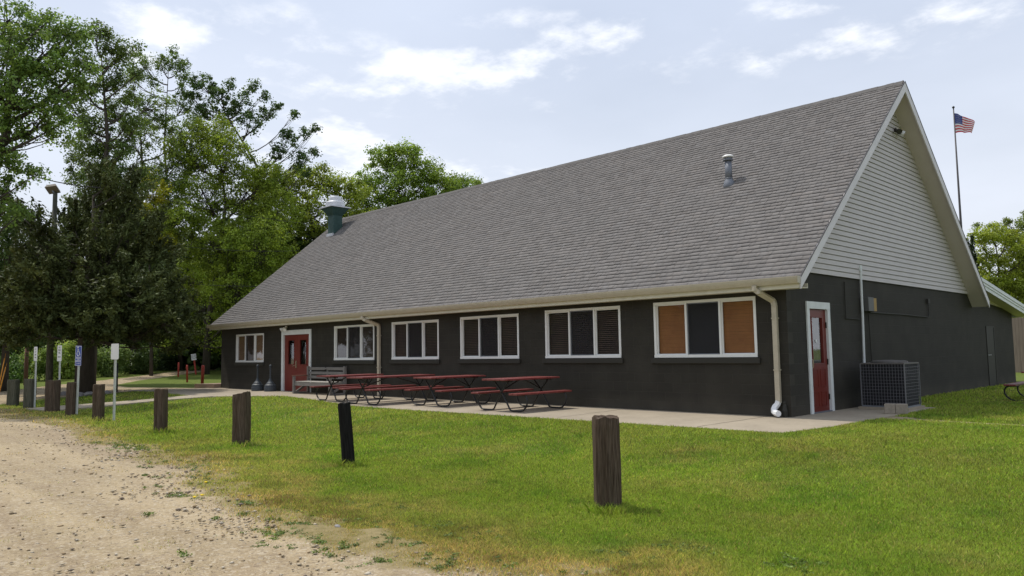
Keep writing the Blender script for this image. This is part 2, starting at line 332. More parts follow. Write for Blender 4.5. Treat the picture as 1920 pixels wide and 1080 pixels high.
def ground_material():
    M = bpy.data.materials.new('ground'); M.use_nodes = True; t = M.node_tree; b = t.nodes['Principled BSDF']
    b.inputs['Roughness'].default_value = .95; b.inputs['Specular IOR Level'].default_value = .15
    tc = N(t, 'ShaderNodeTexCoord').outputs['Object']
    def noise(sc, det=6, ro=.6):
        n = N(t, 'ShaderNodeTexNoise'); n.inputs['Scale'].default_value = sc; n.inputs['Detail'].default_value = det; n.inputs['Roughness'].default_value = ro; t.links.new(tc, n.inputs[0]); return n.outputs[0]
    def rng(v, a, b_, lo=0, hi=1):
        r = N(t, 'ShaderNodeMapRange'); t.links.new(v, r.inputs[0]); r.inputs[1].default_value = a; r.inputs[2].default_value = b_; r.inputs[3].default_value = lo; r.inputs[4].default_value = hi; return r.outputs[0]
    a = N(t, 'ShaderNodeAttribute', attribute_name='mask'); s = N(t, 'ShaderNodeSeparateColor'); t.links.new(a.outputs[0], s.inputs[0])
    # gravel
    g = mixc(t, rng(noise(.45), .35, .65), (.315, .245, .145), (.27, .21, .125))
    g = mixc(t, rng(noise(1.6), .45, .68, 0, .6), g, (.25, .182, .112))
    mp = N(t, 'ShaderNodeMapping'); mp.inputs['Scale'].default_value = (.16, 1.7, 1); mp.inputs['Rotation'].default_value = (0, 0, .12); t.links.new(tc, mp.inputs[0])
    nt = N(t, 'ShaderNodeTexNoise'); nt.inputs['Scale'].default_value = 1.0; nt.inputs['Detail'].default_value = 4; t.links.new(mp.outputs[0], nt.inputs[0])
    g = mixc(t, rng(nt.outputs[0], .46, .60, 0, .65), g, (.40, .315, .19)); g = mixc(t, rng(nt.outputs[0], .44, .36, 0, .5), g, (.24, .18, .115))
    g = mixc(t, rng(noise(6), .45, .7, 0, .4), g, (.46, .375, .25))
    vo = N(t, 'ShaderNodeTexVoronoi'); vo.inputs['Scale'].default_value = 38; t.links.new(tc, vo.inputs[0])
    vo2 = N(t, 'ShaderNodeTexVoronoi'); vo2.inputs['Scale'].default_value = 95; t.links.new(tc, vo2.inputs[0])
    sc = N(t, 'ShaderNodeSeparateColor'); t.links.new(vo.outputs['Color'], sc.inputs[0])
    sc2 = N(t, 'ShaderNodeSeparateColor'); t.links.new(vo2.outputs['Color'], sc2.inputs[0])
    g = mixc(t, rng(sc.outputs[0], .72, .95, 0, .55), g, (.48, .42, .32)); g = mixc(t, rng(sc.outputs[1], .78, .98, 0, .5), g, (.15, .115, .09))
    g = mixc(t, rng(sc2.outputs[0], .6, .95, 0, .35), g, (.50, .42, .29)); g = mixc(t, rng(sc2.outputs[1], .75, .98, 0, .5), g, (.16, .12, .085))
    # soil and thatch under the lawn
    w = mixc(t, rng(noise(2.5), .35, .65), (.085, .125, .016), (.125, .155, .028)); w = mixc(t, rng(noise(40), .4, .7, 0, .7), w, (.055, .08, .012)); w = mixc(t, rng(noise(14), .5, .7, 0, .5), w, (.20, .21, .06))
    # dry thatch in the belt
    d = mixc(t, rng(noise(9), .35, .65), (.30, .235, .12), (.20, .16, .07)); d = mixc(t, rng(noise(60), .4, .7, 0, .6), d, (.13, .12, .045))
    c = mixc(t, rng(s.outputs[0], .25, .75), g, d); c = mixc(t, rng(s.outputs[1], .2, .8), c, w)
    t.links.new(c, b.inputs['Base Color'])
    h = math_node(t, 'ADD', math_node(t, 'MULTIPLY', vo.outputs['Distance'], -.6), math_node(t, 'MULTIPLY', noise(120, 3), .5)); h = math_node(t, 'ADD', h, math_node(t, 'MULTIPLY', vo2.outputs['Distance'], -.3))
    bp = N(t, 'ShaderNodeBump'); bp.inputs['Strength'].default_value = .6; bp.inputs['Distance'].default_value = .008; t.links.new(h, bp.inputs['Height']); t.links.new(bp.outputs[0], b.inputs['Normal'])
    return M
g_ob = np_mesh('ground', np.stack([GX, GY, GZ], 1), F, ground_material())
bare = drv | pth
sparse = fbm(GX, GY, .5, 21)
mr_ = np.where(bare, 0, sstep(-.35, .25, L)); mg = np.where(bare, 0, sstep(.25, 1.1, L))
at_ = g_ob.data.color_attributes.new('mask', 'FLOAT_COLOR', 'POINT')
cc = np.ones((len(GX), 4), np.float32); cc[:, 0] = mr_; cc[:, 1] = mg; at_.data.foreach_set('color', cc.ravel())
g_ob.data.polygons.foreach_set('use_smooth', [True]*len(g_ob.data.polygons)); tag(g_ob, kind='structure')
# patio slab and walkway
def slab(name, P, top, thick=.12, follow=False):
    mb = MB(); n = len(P)
    T = [(p[0], p[1], top+(float(height(p[0], p[1]))+.012 if follow else 0)) for p in P]
    B = [(x, y, z-thick) for x, y, z in T]
    mb.add(T+B, [tuple(range(n)), tuple(range(2*n-1, n-1, -1))]+[(i, n+i, n+(i+1) % n, (i+1) % n) for i in range(n)])
    o = mb.build(name, Mx['conc']); tag(o, kind='structure'); return o
slab('patio', PATIO, 0.0)
# control joints and cracks as thin dark strips
mb = MB()
for x in (-.45, -3.9, -7.4, -10.9, -14.4, -17.9, -21.4):
    yy = -2.6 if x > -13 else -1.7
    k = 9; xs = [x+random.uniform(-.012, .012)+(.25 if x == -3.9 else 0)*i/k for i in range(k+1)]
    for i in range(k):
        y0 = -.0+(yy)*i/k; y1 = yy*(i+1)/k
        mb.add([(xs[i]-.008, y0, .004), (xs[i]+.008, y0, .004), (xs[i+1]+.008, y1, .004), (xs[i+1]-.008, y1, .004)], [(0, 1, 2, 3)])
o = mb.build('pavement_joints', mat('joint_dirt', (.07, .06, .045), .95)); tag(o, kind='structure')
wk = slab('walkway', WALK, .035, .1, True)
# ------------------------------------------------------------------ grass, pebbles, weeds
def frustum_mask(x, y, z, mx=80):
    P = np.stack([x, y, z], 1)-CP; d = P@CF; u = (P@CR)/d*FPX+960; v = 540-(P@CU)/d*FPX
    return (d > .5) & (u > -mx) & (u < 1920+mx) & (v < 1080+mx*2), d
def grass():
        # sample in log distance from the camera
    n = 4300000
    ang = RNG.uniform(-.9, .78, n); dist = np.exp(RNG.uniform(math.log(2.9), math.log(34), n))
    # density ~ 1/d ; keep lens directions
    th = YAW-ang
    x = CP[0]-np.sin(th)*dist; y = CP[1]+np.cos(th)*dist
    z = height(x, y); L_ = lawn(x, y)
    keep, d = frustum_mask(x, y, z, 800)
    keep &= ~in_poly(x, y, PATIO) & ~in_poly(x, y, WALK) & ~in_poly(x, y, DRIVE) & ~in_poly(x, y, PATH)
    keep &= ~((x < .05) & (x > -25.1) & (y > -.02) & (y < 17.2))
    keep &= (y < 16) & (x > -34)
    clump = fbm(x, y, .45, 31)
    prob = np.clip(sstep(-.45, .9, L_)*1.0, 0, 1)
    prob = np.where(L_ < .6, prob*np.clip((clump-.36)*5, .38, 1), prob)
    prob = np.where(L_ < -.45, .08*np.clip((clump-.58)*10, .01, 1), prob)
    prob *= np.clip((9./dist), .35, 1)*.62
    keep &= RNG.uniform(0, 1, n) < prob
    x, y, z, L_, dist = [a[keep] for a in (x, y, z, L_, dist)]
    n = len(x)
    sc = np.clip(dist/9., .75, 2.6)
    h = RNG.uniform(.018, .040, n)*sc**.5*(.75+.7*fbm(x, y, 1.3, 41)); h *= np.where(L_ < .5, .75, 1)*np.where(L_ < -.3, .5, 1)
    for (qx, qy, qr) in ((1.93, -8.05, .17), (-2.72, -8.07, .13), (-6.4, -7.94, .18), (-10.0, -8.0, .16), (-14.6, -7.85, .16)):
        h = np.where((x-qx)**2+(y-qy)**2 < (qr+.05)**2, h*RNG.uniform(1.6, 2.8, n), h)
    w = RNG.uniform(.0018, .0036, n)*sc
    a = RNG.uniform(0, 2*np.pi, n); lean = RNG.uniform(.2, .95, n)*h; la = RNG.uniform(0, 2*np.pi, n)
    base = np.stack([x, y, z-.004], 1); side = np.stack([np.cos(a), np.sin(a), 0*a], 1)*w[:, None]
    mid = base+np.stack([np.cos(la)*lean*.35, np.sin(la)*lean*.35, h*.6], 1)
    tip = base+np.stack([np.cos(la)*lean, np.sin(la)*lean, h], 1)
    V = np.stack([base-side, base+side, mid+side*.8, tip, mid-side*.8], 1).reshape(-1, 3)
    i0 = np.arange(n)*5; Fq = np.stack([i0, i0+1, i0+2, i0+3, i0+4], 1)
    big = fbm(x, y, 3.2, 51); med = fbm(x, y, .7, 61); r = RNG.uniform(0, 1, n)
    green = np.array([.275, .400, .048]); dark = np.array([.180, .310, .038]); yel = np.array([.41, .485, .085]); dry = np.array([.58, .47, .20])
    k1 = np.clip(.4+(big-.5)*1.7+(med-.5)*1.2+(r-.5)*.9, 0, 1)[:, None]
    c = green*(1-k1)+yel*k1*.9
    k2 = np.clip((.45-med)*4+(r-.6)*.6, 0, .8)[:, None]; c = c*(1-k2)+dark*k2
    dr = np.clip(sstep(2.0, .1, L_)*.9+(fbm(x, y, .9, 71)-.52)*1.5, 0, .95)*(RNG.uniform(0, 1, n) < .8)
    dr = np.maximum(dr, (RNG.uniform(0, 1, n) < .08)*.8); dr = dr[:, None]
    c = c*(1-dr)+(dry*(1-.45*np.clip((fbm(x, y, .5, 91)-.5)*6, 0, 1))[:, None]*np.array([1, .93, .9]))*dr
    c = c*np.clip(RNG.normal(1, .34, n), .3, 2.1)[:, None]*(.8+.4*fbm(x, y, 1.9, 101))[:, None]
    o = np_mesh('grass', V, Fq, leaf_mat('grass_blade', .4, .6), c)
    tag(o, 'short mown green lawn grass with yellowish worn edge', 'grass', kind='stuff')
    return n
NG = grass()
def pebbles():
    n = 60000
    ang = RNG.uniform(-.1, .66, n); ang = -ang; dist = np.exp(RNG.uniform(math.log(2.6), math.log(26), n)); th = YAW-ang
    x = CP[0]-np.sin(th)*dist; y = CP[1]+np.cos(th)*dist; z = height(x, y); L_ = lawn(x, y)
    keep, d = frustum_mask(x, y, z); belt = np.exp(-((L_+.35)/.45)**2)
    keep &= (L_ < .35) & (RNG.uniform(0, 1, n) < (.13+.8*belt)*np.clip((fbm(x, y, .9, 81)-.25)*2.2, .15, 1))
    x, y, z, dist = x[keep], y[keep], z[keep], dist[keep]; n = len(x)
    s = RNG.lognormal(math.log(.0065), .5, n)*np.clip(dist/5, .9, 2.2); s = np.clip(s, .003, .032)
    ico = np.array([(0, 0, 1), (.9, 0, .25), (.28, .85, .2), (-.75, .5, .3), (-.7, -.55, .15), (.3, -.86, .28), (0, 0, -.6)])
    tri = np.array([(0, 1, 2), (0, 2, 3), (0, 3, 4), (0, 4, 5), (0, 5, 1), (6, 2, 1), (6, 3, 2), (6, 4, 3), (6, 5, 4), (6, 1, 5)])
    a = RNG.uniform(0, 6.28, n); ca, sa = np.cos(a), np.sin(a); ex = RNG.uniform(.7, 1.5, n); hz = RNG.uniform(.4, .75, n)
    jit = RNG.uniform(.75, 1.2, (n, 7, 1)); P = ico[None]*jit
    X = P[:, :, 0]*ex[:, None]; Y = P[:, :, 1]; Z = P[:, :, 2]*hz[:, None]
    V = np.stack([X*ca[:, None]-Y*sa[:, None], X*sa[:, None]+Y*ca[:, None], Z], 2)*s[:, None, None]
    V += np.stack([x, y, z+s*.25], 1)[:, None, :]
    Fq = (tri[None]+(np.arange(n)*7)[:, None, None]).reshape(-1, 3)
    pal = np.array([(.46, .39, .28), (.40, .32, .21), (.33, .26, .17), (.52, .46, .36), (.36, .26, .15), (.25, .20, .15)])
    c = pal[RNG.integers(0, len(pal), n)]*RNG.uniform(.75, 1.15, (n, 1)); c = np.repeat(c, 10, 0)
    M = mat('pebble', (1, 1, 1), .85, .2, attr='tint')
    o = np_mesh('gravel', V.reshape(-1, 3), Fq, M, c); tag(o, 'loose tan and grey gravel scattered over the parking lot', 'gravel', kind='stuff')
pebbles()
def scatter_leaves(C, per, rad_, size, cols, flat=.5, elong=1.5, out=None, up=.4, spray=False):
    """leaf diamonds round each centre C (n,3); returns V,F,colours"""
    n = len(C)*per; idx = np.repeat(np.arange(len(C)), per)
    g = RNG.normal(size=(n, 3)); g /= np.linalg.norm(g, axis=1)[:, None]
    rr = RNG.uniform(0, 1, n)**.5; R_ = (rad_[idx] if hasattr(rad_, '__len__') else rad_)
    off = g*(rr*R_)[:, None]; off[:, 2] *= flat
    if spray:   # clumps drawn out into upward and outward sprays
        ax = RNG.normal(size=(len(C), 3))*.6; ctr = C.mean(0); rad3 = C-ctr; rad3 /= np.linalg.norm(rad3, axis=1)[:, None]+1e-6
        ax += rad3*.9; ax[:, 2] += .65; ax /= np.linalg.norm(ax, axis=1)[:, None]; A_ = ax[idx]
        t0 = RNG.uniform(-1, 1.35, n); off = off*.36*(1-.35*np.clip(t0, 0, 1.3))[:, None]+A_*(t0*R_)[:, None]*1.05
    P = C[idx]+off
    nn = g*.7+RNG.normal(size=(n, 3))*.6; nn[:, 2] += up; nn /= np.linalg.norm(nn, axis=1)[:, None]
    t_ = RNG.normal(size=(n, 3))
    if spray: t_ = np.cross(nn, A_+RNG.normal(size=(n, 3))*.45)
    a = np.cross(nn, t_); a /= np.linalg.norm(a, axis=1)[:, None]; b = np.cross(nn, a)
    s = size*RNG.uniform(.6, 1.35, n)[:, None]
    V = np.stack([P-a*s*elong*.5, P+b*s*.5, P+a*s*elong*.5, P-b*s*.5], 1).reshape(-1, 3)
    i0 = np.arange(n)*4; Fq = np.stack([i0, i0+1, i0+2, i0+3], 1)
    return V, Fq, idx
def weeds():
    C = []; 
    spots = [(250, 842, 34, .45), (225, 836, 14, .3), (335, 928, 5, .12), (350, 868, 6, .5), (520, 1003, 5, .1), (545, 999, 6, .12), (598, 1018, 4, .1), (640, 1024, 5, .12), (690, 985, 8, .22), (1290, 1032, 16, .22), (760, 1020, 10, .25),
             (810, 1050, 8, .2), (1150, 1040, 10, .2), (340, 1042, 3, .06), (700, 950, 12, .3), (460, 945, 8, .2), (390, 905, 6, .4), (1490, 1055, 9, .2), (1480, 1070, 9, .2), (820, 985, 8, .25), (880, 1000, 10, .3), (560, 985, 5, .12), (285, 965, 3, .1), (720, 1055, 6, .12)]
    for (px, py, n, r) in spots:
        p = gnd(px, py)
        for _ in range(n):
            x = p[0]+random.gauss(0, r*.6); y = p[1]+random.gauss(0, r*.4); C.append((x, y, float(height(x, y))+.015))
    k = 0
    while k < 150:
        x = random.uniform(-10, 5.5); y = random.uniform(-12.6, -8.6); l_ = float(lawn(np.array([x]), np.array([y]))[0])
        if -.5 < l_ < .7 and float(fbm(np.array([x]), np.array([y]), .8, 77)[0]) > .50:
            k += 1
            for _ in range(random.choice([1, 1, 2, 3])): C.append((x+random.gauss(0, .06), y+random.gauss(0, .06), float(height(x, y))+.008))
    C = np.array(C); V, Fq, idx = scatter_leaves(C, 34, .05, .013, None, .28, 1.4, up=1.2)
    c = np.array([.13, .19, .035])*RNG.uniform(.5, 1.5, (len(Fq), 1))*RNG.uniform(.6, 1.3, len(C))[idx][:, None]
    o = np_mesh('weeds', V, Fq, leaf_mat('weed_leaf', .25), c); tag(o, 'low dark green clover and weeds along the gravel edge', 'weeds', kind='stuff')
weeds()
# dandelions and one stone
def dandelion(px, py, label):
    p = gnd(px, py); r = empty('dandelion', tuple(p), 0, label, 'dandelion', 'yellow dandelions on the gravel')
    mb = MB(); mb.tube([(0, 0, -.01), (.004, 0, .03), (.006, .002, .06)], .0018, 5); mb.build('stem', MDS, r)
    mb = MB(); mb.lathe([(.002, .056), (.014, .060), (.021, .066), (.019, .071), (.008, .074)], (.006, .002, 0), 10); mb.build('flower', MDF, r)
MDS = mat('dandelion_stem', (.09, .14, .03)); MDF = mat('dandelion_yellow', (.75, .55, .02), .7)
dandelion(364, 943, 'yellow dandelion on the gravel, left one of the close pair')
dandelion(378, 939, 'yellow dandelion on the gravel, right one of the close pair')
dandelion(385, 914, 'yellow dandelion standing alone farther back in the grass edge')
def rock(name, p, s, M, seed=0, sub=3, zs=.5):
    import bmesh
    bm = bmesh.new(); bmesh.ops.create_icosphere(bm, subdivisions=sub, radius=1)
    rr = random.Random(seed); o1 = [Vector((rr.uniform(-1, 1), rr.uniform(-1, 1), rr.uniform(-1, 1))).normalized() for _ in range(7)]
    for v in bm.verts:
        k = 1
        for q in o1: k -= .16*max(0, v.co.normalized().dot(q)-.55)/.45
        v.co *= k
    me = bpy.data.meshes.new(name)
    for v in bm.verts: v.co = Vector((v.co.x*s[0], v.co.y*s[1], v.co.z*s[2]))
    bm.to_mesh(me); bm.free(); me.materials.append(M)
    o = bpy.data.objects.new(name, me); COL.objects.link(o); o.location = p
    me.polygons.foreach_set('use_smooth', [True]*len(me.polygons)); return o
MST = mat('grey_stone', (.22, .21, .21), .8, .3, noise=(14, .6, (.32, .30, .28)), bump=(30, .3, .004))
p = gnd(633, 990); tag(rock('stone', (p[0], p[1], p[2]+.01), (.05, .032, .022), MST, 4), 'smooth grey stone lying in the gravel belt', 'stone')
# ------------------------------------------------------------------ building
Lx, YR, ZR, EZ, EY0, XO = 25.09, 6.01, 7.915, 2.66, -.35, .44
SL = (ZR-EZ)/(YR-EY0); XL = -25.44; YB = 2*YR-EY0
bld = empty('lodge_building', (0, 0, 0), 0, 'long dark painted block building with steep grey shingle roof and green-grey gable', 'building')
WIN = [(-23.7, -21.3, 1.07, 2.20), (-16.21, -13.83, 1.135, 2.29), (-12.88, -10.58, 1.145, 2.30), (-9.62, -7.30, 1.15, 2.32), (-6.36, -4.0, 1.155, 2.35), (-3.08, -.64, 1.15, 2.36)]
DX0, DX1, DZ = -19.86, -17.72, 2.25
def front_wall():
    mb = MB(); xs = []
    ops = sorted([(a, b, c, d) for a, b, c, d in WIN]+[(DX0+.03, DX1-.03, -.2, DZ-.03)])
    x = -Lx; T = 2.47
    for a, b, c, d in ops:
        mb.box(x, a, 0, .2, -.25, T)
        if c > 0: mb.box(a, b, 0, .2, -.25, c)
        mb.box(a, b, 0, .2, d, T); x = b
    mb.box(x, 0, 0, .2, -.25, T)
    return mb.build('front_wall', Mx['wall_f'], bld)
front_wall()
ED = (.93, 1.80, 2.10)   # end door opening y0,y1,top
mb = MB()
mb.box(-.2, 0, .2, ED[0], -.25, 2.6); mb.prism([(ED[0], ED[2]), (ED[1], ED[2]), (ED[1], 2.84), (.2, 2.84), (.2, 2.6), (ED[0], 2.6)], -.2, 0)
mb.prism([(ED[1], -.25), (17.05, -.25), (17.05, 2.46), (12.2, 2.73), (12.2, 2.84), (ED[1], 2.84)], -.2, 0)
mb.prism([(0, 2.47), (.2, 2.47), (.2, 2.78), (0, 2.70)], -.2, 0)
mb.build('end_wall', Mx['wall_e'], bld)
mb = MB(); mb.box(-Lx, -Lx+.2, .2, 17.05, -.25, 2.6); mb.box(-Lx+.2, -.2, 16.85, 17.05, -.25, 2.44); mb.prism([(.1, 2.6), (12, 2.6), (6.01, 7.6)], -Lx, -Lx+.15); mb.build('rear_wall', Mx['dark'], bld)
mb = MB(); mb.box(-Lx+.2, -.2, .9, 1.0, -.2, 2.9); mb.box(-Lx+.2, -.2, .2, 16.85, -.24, -.02); mb.box(-Lx+.2, -.2, .2, .9, 2.47, 2.52); mb.build('interior_partition', Mx['interior'], bld)
# gable siding: lap courses clipped by the roof
def siding():
    mb = MB(); z = 2.84; ex = .115
    while z < 7.72:
        z1 = min(z+ex, 7.72)
        def ylo(zz): return max(.03, EY0+(zz+.2-EZ)/SL)
        a0, a1 = ylo(z), ylo(z1); b0, b1 = 2*YR-a0, 2*YR-a1
        b0 = min(b0, 12.2); b1 = min(b1, 12.2)
        lo, hi = .042, .030; zr = z1-.017; k = (zr-z)/(z1-z); c0 = a0+(a1-a0)*k; c1 = b0+(b1-b0)*k
        mb.add([(lo, a0, z), (lo, b0, z), (hi, c1, zr), (hi, c0, zr), (.010, a0, z), (.010, b0, z), (.010, c0, zr), (.010, c1, zr)], [(0, 1, 2, 3), (4, 5, 1, 0), (3, 2, 7, 6)])
        z = z1
    mb.prism([(.05, 2.86), (12.1, 2.86), (6.01, 7.7)], -.1, .008)
    return mb.build('gable_siding', Mx['siding'], bld)
siding()
mb = MB(); mb.prism([(12.25, 2.735), (17.0, 2.465), (17.05, 2.52), (12.25, 3.02)], -.05, .02); mb.build('lean_to_infill', Mx['soffit'], bld)
# roof slabs
mb = MB(); TH = .2
mb.prism([(EY0, EZ-.012), (YR, ZR-.012), (YR, ZR-TH), (EY0, EZ-TH)], XL, XO)
mb.prism([(YB, EZ-.012), (YR, ZR-.012), (YR, ZR-TH), (YB, EZ-TH)], XL, XO)
roof = mb.build('roof', Mx['soffit'], bld)
def shingles(side):
    """individual tabs laid in courses"""
    length = math.hypot(YR-EY0, ZR-EZ); ex = .143; nc = int(length/ex)+1
    d = np.array([0, (YR-EY0)/length*side, (ZR-EZ)/length]); nrm = np.array([0, -d[2]*side, d[1]*side])
    o0 = np.array([0, EY0 if side > 0 else YB, EZ-.012])
    V = []; Cc = []
    for k in range(nc):
        s0 = k*ex-.02; s1 = min(s0+ex+.02, length)
        x = XL-.02+random.uniform(-.3, 0)
        while x < XO+.02:
            w = random.choice([.10, .13, .165, .165, .2, .25]); x1 = min(x+w, XO+.02); x0 = max(x, XL-.02)
            if x1 > x0:
                t_ = random.choice([.007, .007, .009, .013, .013]); dr = random.choice([0, 0, -.006, .012]); gap = .0035
                a = o0+d*(s0+dr); b_ = o0+d*s1
                q = [a+[x0+gap, 0, 0]+nrm*0, a+[x1-gap, 0, 0], a+[x1-gap, 0, 0]+nrm*(t_+.009), a+[x0+gap, 0, 0]+nrm*(t_+.009), b_+[x1-gap, 0, 0]+nrm*.003, b_+[x0+gap, 0, 0]+nrm*.003]
                V.append(q); v = random.gauss(1, .07)*(.95 if t_ > .01 else 1.02); hue = random.gauss(0, .01); Cc.append((.226*v*(1+hue), .210*v, .199*v*(1-hue)))
            x += w
    n = len(V); V = np.array(V).reshape(-1, 3); i = np.arange(n)*6
    F1 = np.stack([i+3, i+2, i+4, i+5], 1); F2 = np.stack([i, i+1, i+2, i+3], 1); F3 = np.stack([i, i+3, i+5, i+5], 1)
    Cc = np.array(Cc)
    return V, np.concatenate([F1, F2]), np.concatenate([Cc, Cc*.42])  # butt faces coloured darker, painting in the shadow line of each course
V1, F1, C1 = shingles(1); V2, F2, C2 = shingles(-1)
MS = mat('shingle', (1, 1, 1), .92, .2, attr='tint', noise=[(.35, .45, (.175, .168, .162)), (1.3, .25, (.25, .24, .228)), (55, .25, (.12, .115, .11))], bump=(160, .5, .003))
np_mesh('shingles', np.concatenate([V1, V2]), np.concatenate([F1, F2+len(V1)]), MS, np.concatenate([C1, C2]), roof)
# ridge cap pieces
mb = MB(); x = XL
while x < XO:
    h = random.uniform(0, .008); mb.prism([(YR-.14, ZR-.105+h), (YR, ZR+.02+h), (YR+.14, ZR-.105+h), (YR+.14, ZR-.125+h), (YR, ZR-.0+h), (YR-.14, ZR-.125+h)], x, min(x+.19, XO)); x += .19
mb.build('ridge_cap', mat('ridge_cap', (.10, .095, .09), .9, .2, noise=(6, .6, (.15, .14, .13))), roof)
# rake boards, both ends
for nm, x0, x1 in (('rake_board', XO, XO+.03), ('rake_board', XL-.03, XL)):
    mb = MB()
    for s in (1, -1):
        ya = YR-s*(YR-EY0)
        mb.prism([(ya, EZ-.02), (YR, ZR-.02), (YR, ZR-.27), (ya, EZ-.24)], x0, x1)
    mb.build(nm, Mx['rake'], bld)
# drip edge
mb = MB()
for s in (1, -1):
    ya = YR-s*(YR-EY0); mb.prism([(ya, EZ), (YR, ZR), (YR, ZR-.022), (ya, EZ-.022)], XO+.031, XO+.04)
mb.build('drip_edge', Mx['dark'], roof)
# fascia, soffit, gutter
mb = MB(); mb.box(XL, XO-.002, EY0-.025, EY0-.002, EZ-.225, EZ-.02); mb.build('fascia', Mx['fascia'], bld)
mb = MB(); mb.box(XL+.01, XO-.01, EY0, -.0, EZ-.215, EZ-.203); mb.box(-.0, XO-.01, .001, .02, EZ-.215, EZ-.12); mb.build('soffit', Mx['fascia'], bld)
gy0 = EY0-.03
prof = [(gy0, EZ-.005), (gy0, EZ-.13), (gy0-.06, EZ-.13), (gy0-.085, EZ-.09), (gy0-.10, EZ-.06), (gy0-.105, EZ-.01), (gy0-.118, EZ-.008), (gy0-.118, EZ-.02), (gy0-.108, EZ-.062), (gy0-.092, EZ-.095), (gy0-.064, EZ-.14), (gy0+.004, EZ-.14), (gy0+.004, EZ-.005)]
mb = MB()
xs = list(np.linspace(XL-.01, XO+.03, 30))
for a, b in zip(xs[:-1], xs[1:]):
    mb.prism(prof, a, b)
for x in (XL-.01, XO+.03): mb.box(x-.002, x+.002, gy0-.115, gy0, EZ-.138, EZ-.008)
mb.build('gutter', Mx['cream'], bld)
# lean-to roof at the back
def shz(y): return 3.37-.1325*(y-11.41)
def lys(off): return (7.947-off)/.6935
mb = MB(); y1 = 17.75
ya, yb = lys(0), lys(-.1); mb.prism([(ya, shz(ya)), (y1, shz(y1)), (y1, shz(y1)-.1), (yb, shz(yb)-.1)], XL+.3, .36)
sh = mb.build('lean_to_roof', mat('lean_to_membrane', (.14, .135, .13), .9), bld)
mb = MB(); mb.prism([(12.1, shz(12.1)-.26), (y1, shz(y1)-.26), (y1, shz(y1)-.24), (12.1, shz(12.1)-.24)], .0, .36); mb.build('lean_to_soffit', Mx['soffit'], bld)
mb = MB()
for (a, b, xx) in ((.02, -.085, .42), (-.09, -.16, .40), (-.165, -.27, .38)):
    ya, yb = lys(a), lys(b); mb.prism([(ya, shz(ya)+a), (y1, shz(y1)+a), (y1, shz(y1)+b), (yb, shz(yb)+b)], .361, xx)
mb.build('lean_to_fascia', Mx['trim'], bld)
mb = MB(); mb.box(XL+.3, .36, y1, y1+.03, shz(y1)-.27, shz(y1)); mb.build('rear_fascia', Mx['trim'], bld)
# windows
def window(i, x0, x1, z0, z1):
    fr = .055; w = (x1-x0); yf = -.012
    mb = MB()
    mb.box(x0, x1, yf, .09, z1-fr, z1); mb.box(x0, x1, yf-.012, .09, z0, z0+fr*1.1)
    mb.box(x0, x0+fr, yf, .09, z0+fr*1.1, z1-fr); mb.box(x1-fr, x1, yf, .09, z0+fr*1.1, z1-fr)
    a = x0+w*.335; b = x0+w*.665; m_ = .028
    root = mb.build('window', Mx['white'], bld)
    for (c0, c1, dy) in ((a-m_, a+m_*.6, .012), (b-m_*.6, b+m_, .004)):
        mb = MB(); mb.box(c0, c1, yf+dy, .075, z0+fr*1.1, z1-fr); mb.build('mullion', Mx['white'], root)
    for (p0, p1) in ((x0+fr, a-m_), (b+m_, x1-fr)):   # sash rails of the fixed side lights
        mb = MB()
        mb.box(p0, p1, .03, .06, z0+fr*1.1, z0+fr*1.1+.022); mb.box(p0, p1, .03, .06, z1-fr-.022, z1-fr)
        mb.box(p0, p0+.025, .03, .06, z0+fr*1.1+.022, z1-fr-.022); mb.box(p1-.02, p1, .03, .06, z0+fr*1.1+.022, z1-fr-.022)
        mb.build('sash', Mx['white'], root)
        mb = MB(); mb.add([(p0+.005, .044, z0+.06), (p1-.005, .044, z0+.06), (p1-.005, .044, z1-.06), (p0+.005, .044, z1-.06)], [(0, 1, 2, 3)])
        mb.build('pane', Mx['glass'], root)
    mb = MB(); mb.add([(a+m_*.6, .06, z0+.06), (b-m_*.6, .06, z0+.06), (b-m_*.6, .06, z1-.06), (a+m_*.6, .06, z1-.06)], [(0, 1, 2, 3)])
    mb.build('sliding_pane', Mx['glass'], root)
    # insect screen frame on the middle light
    c0, c1 = a+m_*.6+.004, b-m_*.6-.004; y_ = .024
    mb = MB()
    for q in ((c0, c0+.018, z0+.062, z1-.057), (c1-.018, c1, z0+.062, z1-.057), (c0+.018, c1-.018, z0+.062, z0+.08), (c0+.018, c1-.018, z1-.075, z1-.057)): mb.box(q[0], q[1], y_, y_+.012, q[2], q[3])
    mb.build('screen_frame', Mx['greymetal'], root)
    mb = MB(); mb.add([(c0+.018, y_+.006, z0+.08), (c1-.018, y_+.006, z0+.08), (c1-.018, y_+.006, z1-.075), (c0+.018, y_+.006, z1-.075)], [(0, 1, 2, 3)])
    mb.build('insect_screen', MSCR, root)
    # blinds: real slats
    for j, (p0, p1) in enumerate(((x0+fr+.02, a-m_), (a+m_, b-m_), (b+m_, x1-fr-.02))):
        mb = MB(); z = z1-.075; tilt = {0: .008, 5: .012}.get(i, .006); 
        cover = .017 if i in (0, 5) else .017
        rr = random.Random(i*5+j)
        while z > z0+.075:
            zz = z+rr.uniform(-.001, .001)
            mb.add([(p0, .076, zz-cover), (p1, .076, zz-cover), (p1, .076+tilt, zz+.012), (p0, .076+tilt, zz+.012)], [(0, 1, 2, 3)]); z -= .03 if i in (0, 5) else .046
        if i == 5: M_ = Mx['blind_k'] if j == 1 else Mx['blind_o']
        elif i == 0: M_ = Mx['blind_t']
        else: M_ = Mx['blind']
        mb.build('blind', M_, root)
    mb = MB(); mb.box(x0-.08, x1+.06, -.055, .0, z0-.125, z0-.012); mb.build('sill', Mx['dark'], root, bevel=.006)
    return root
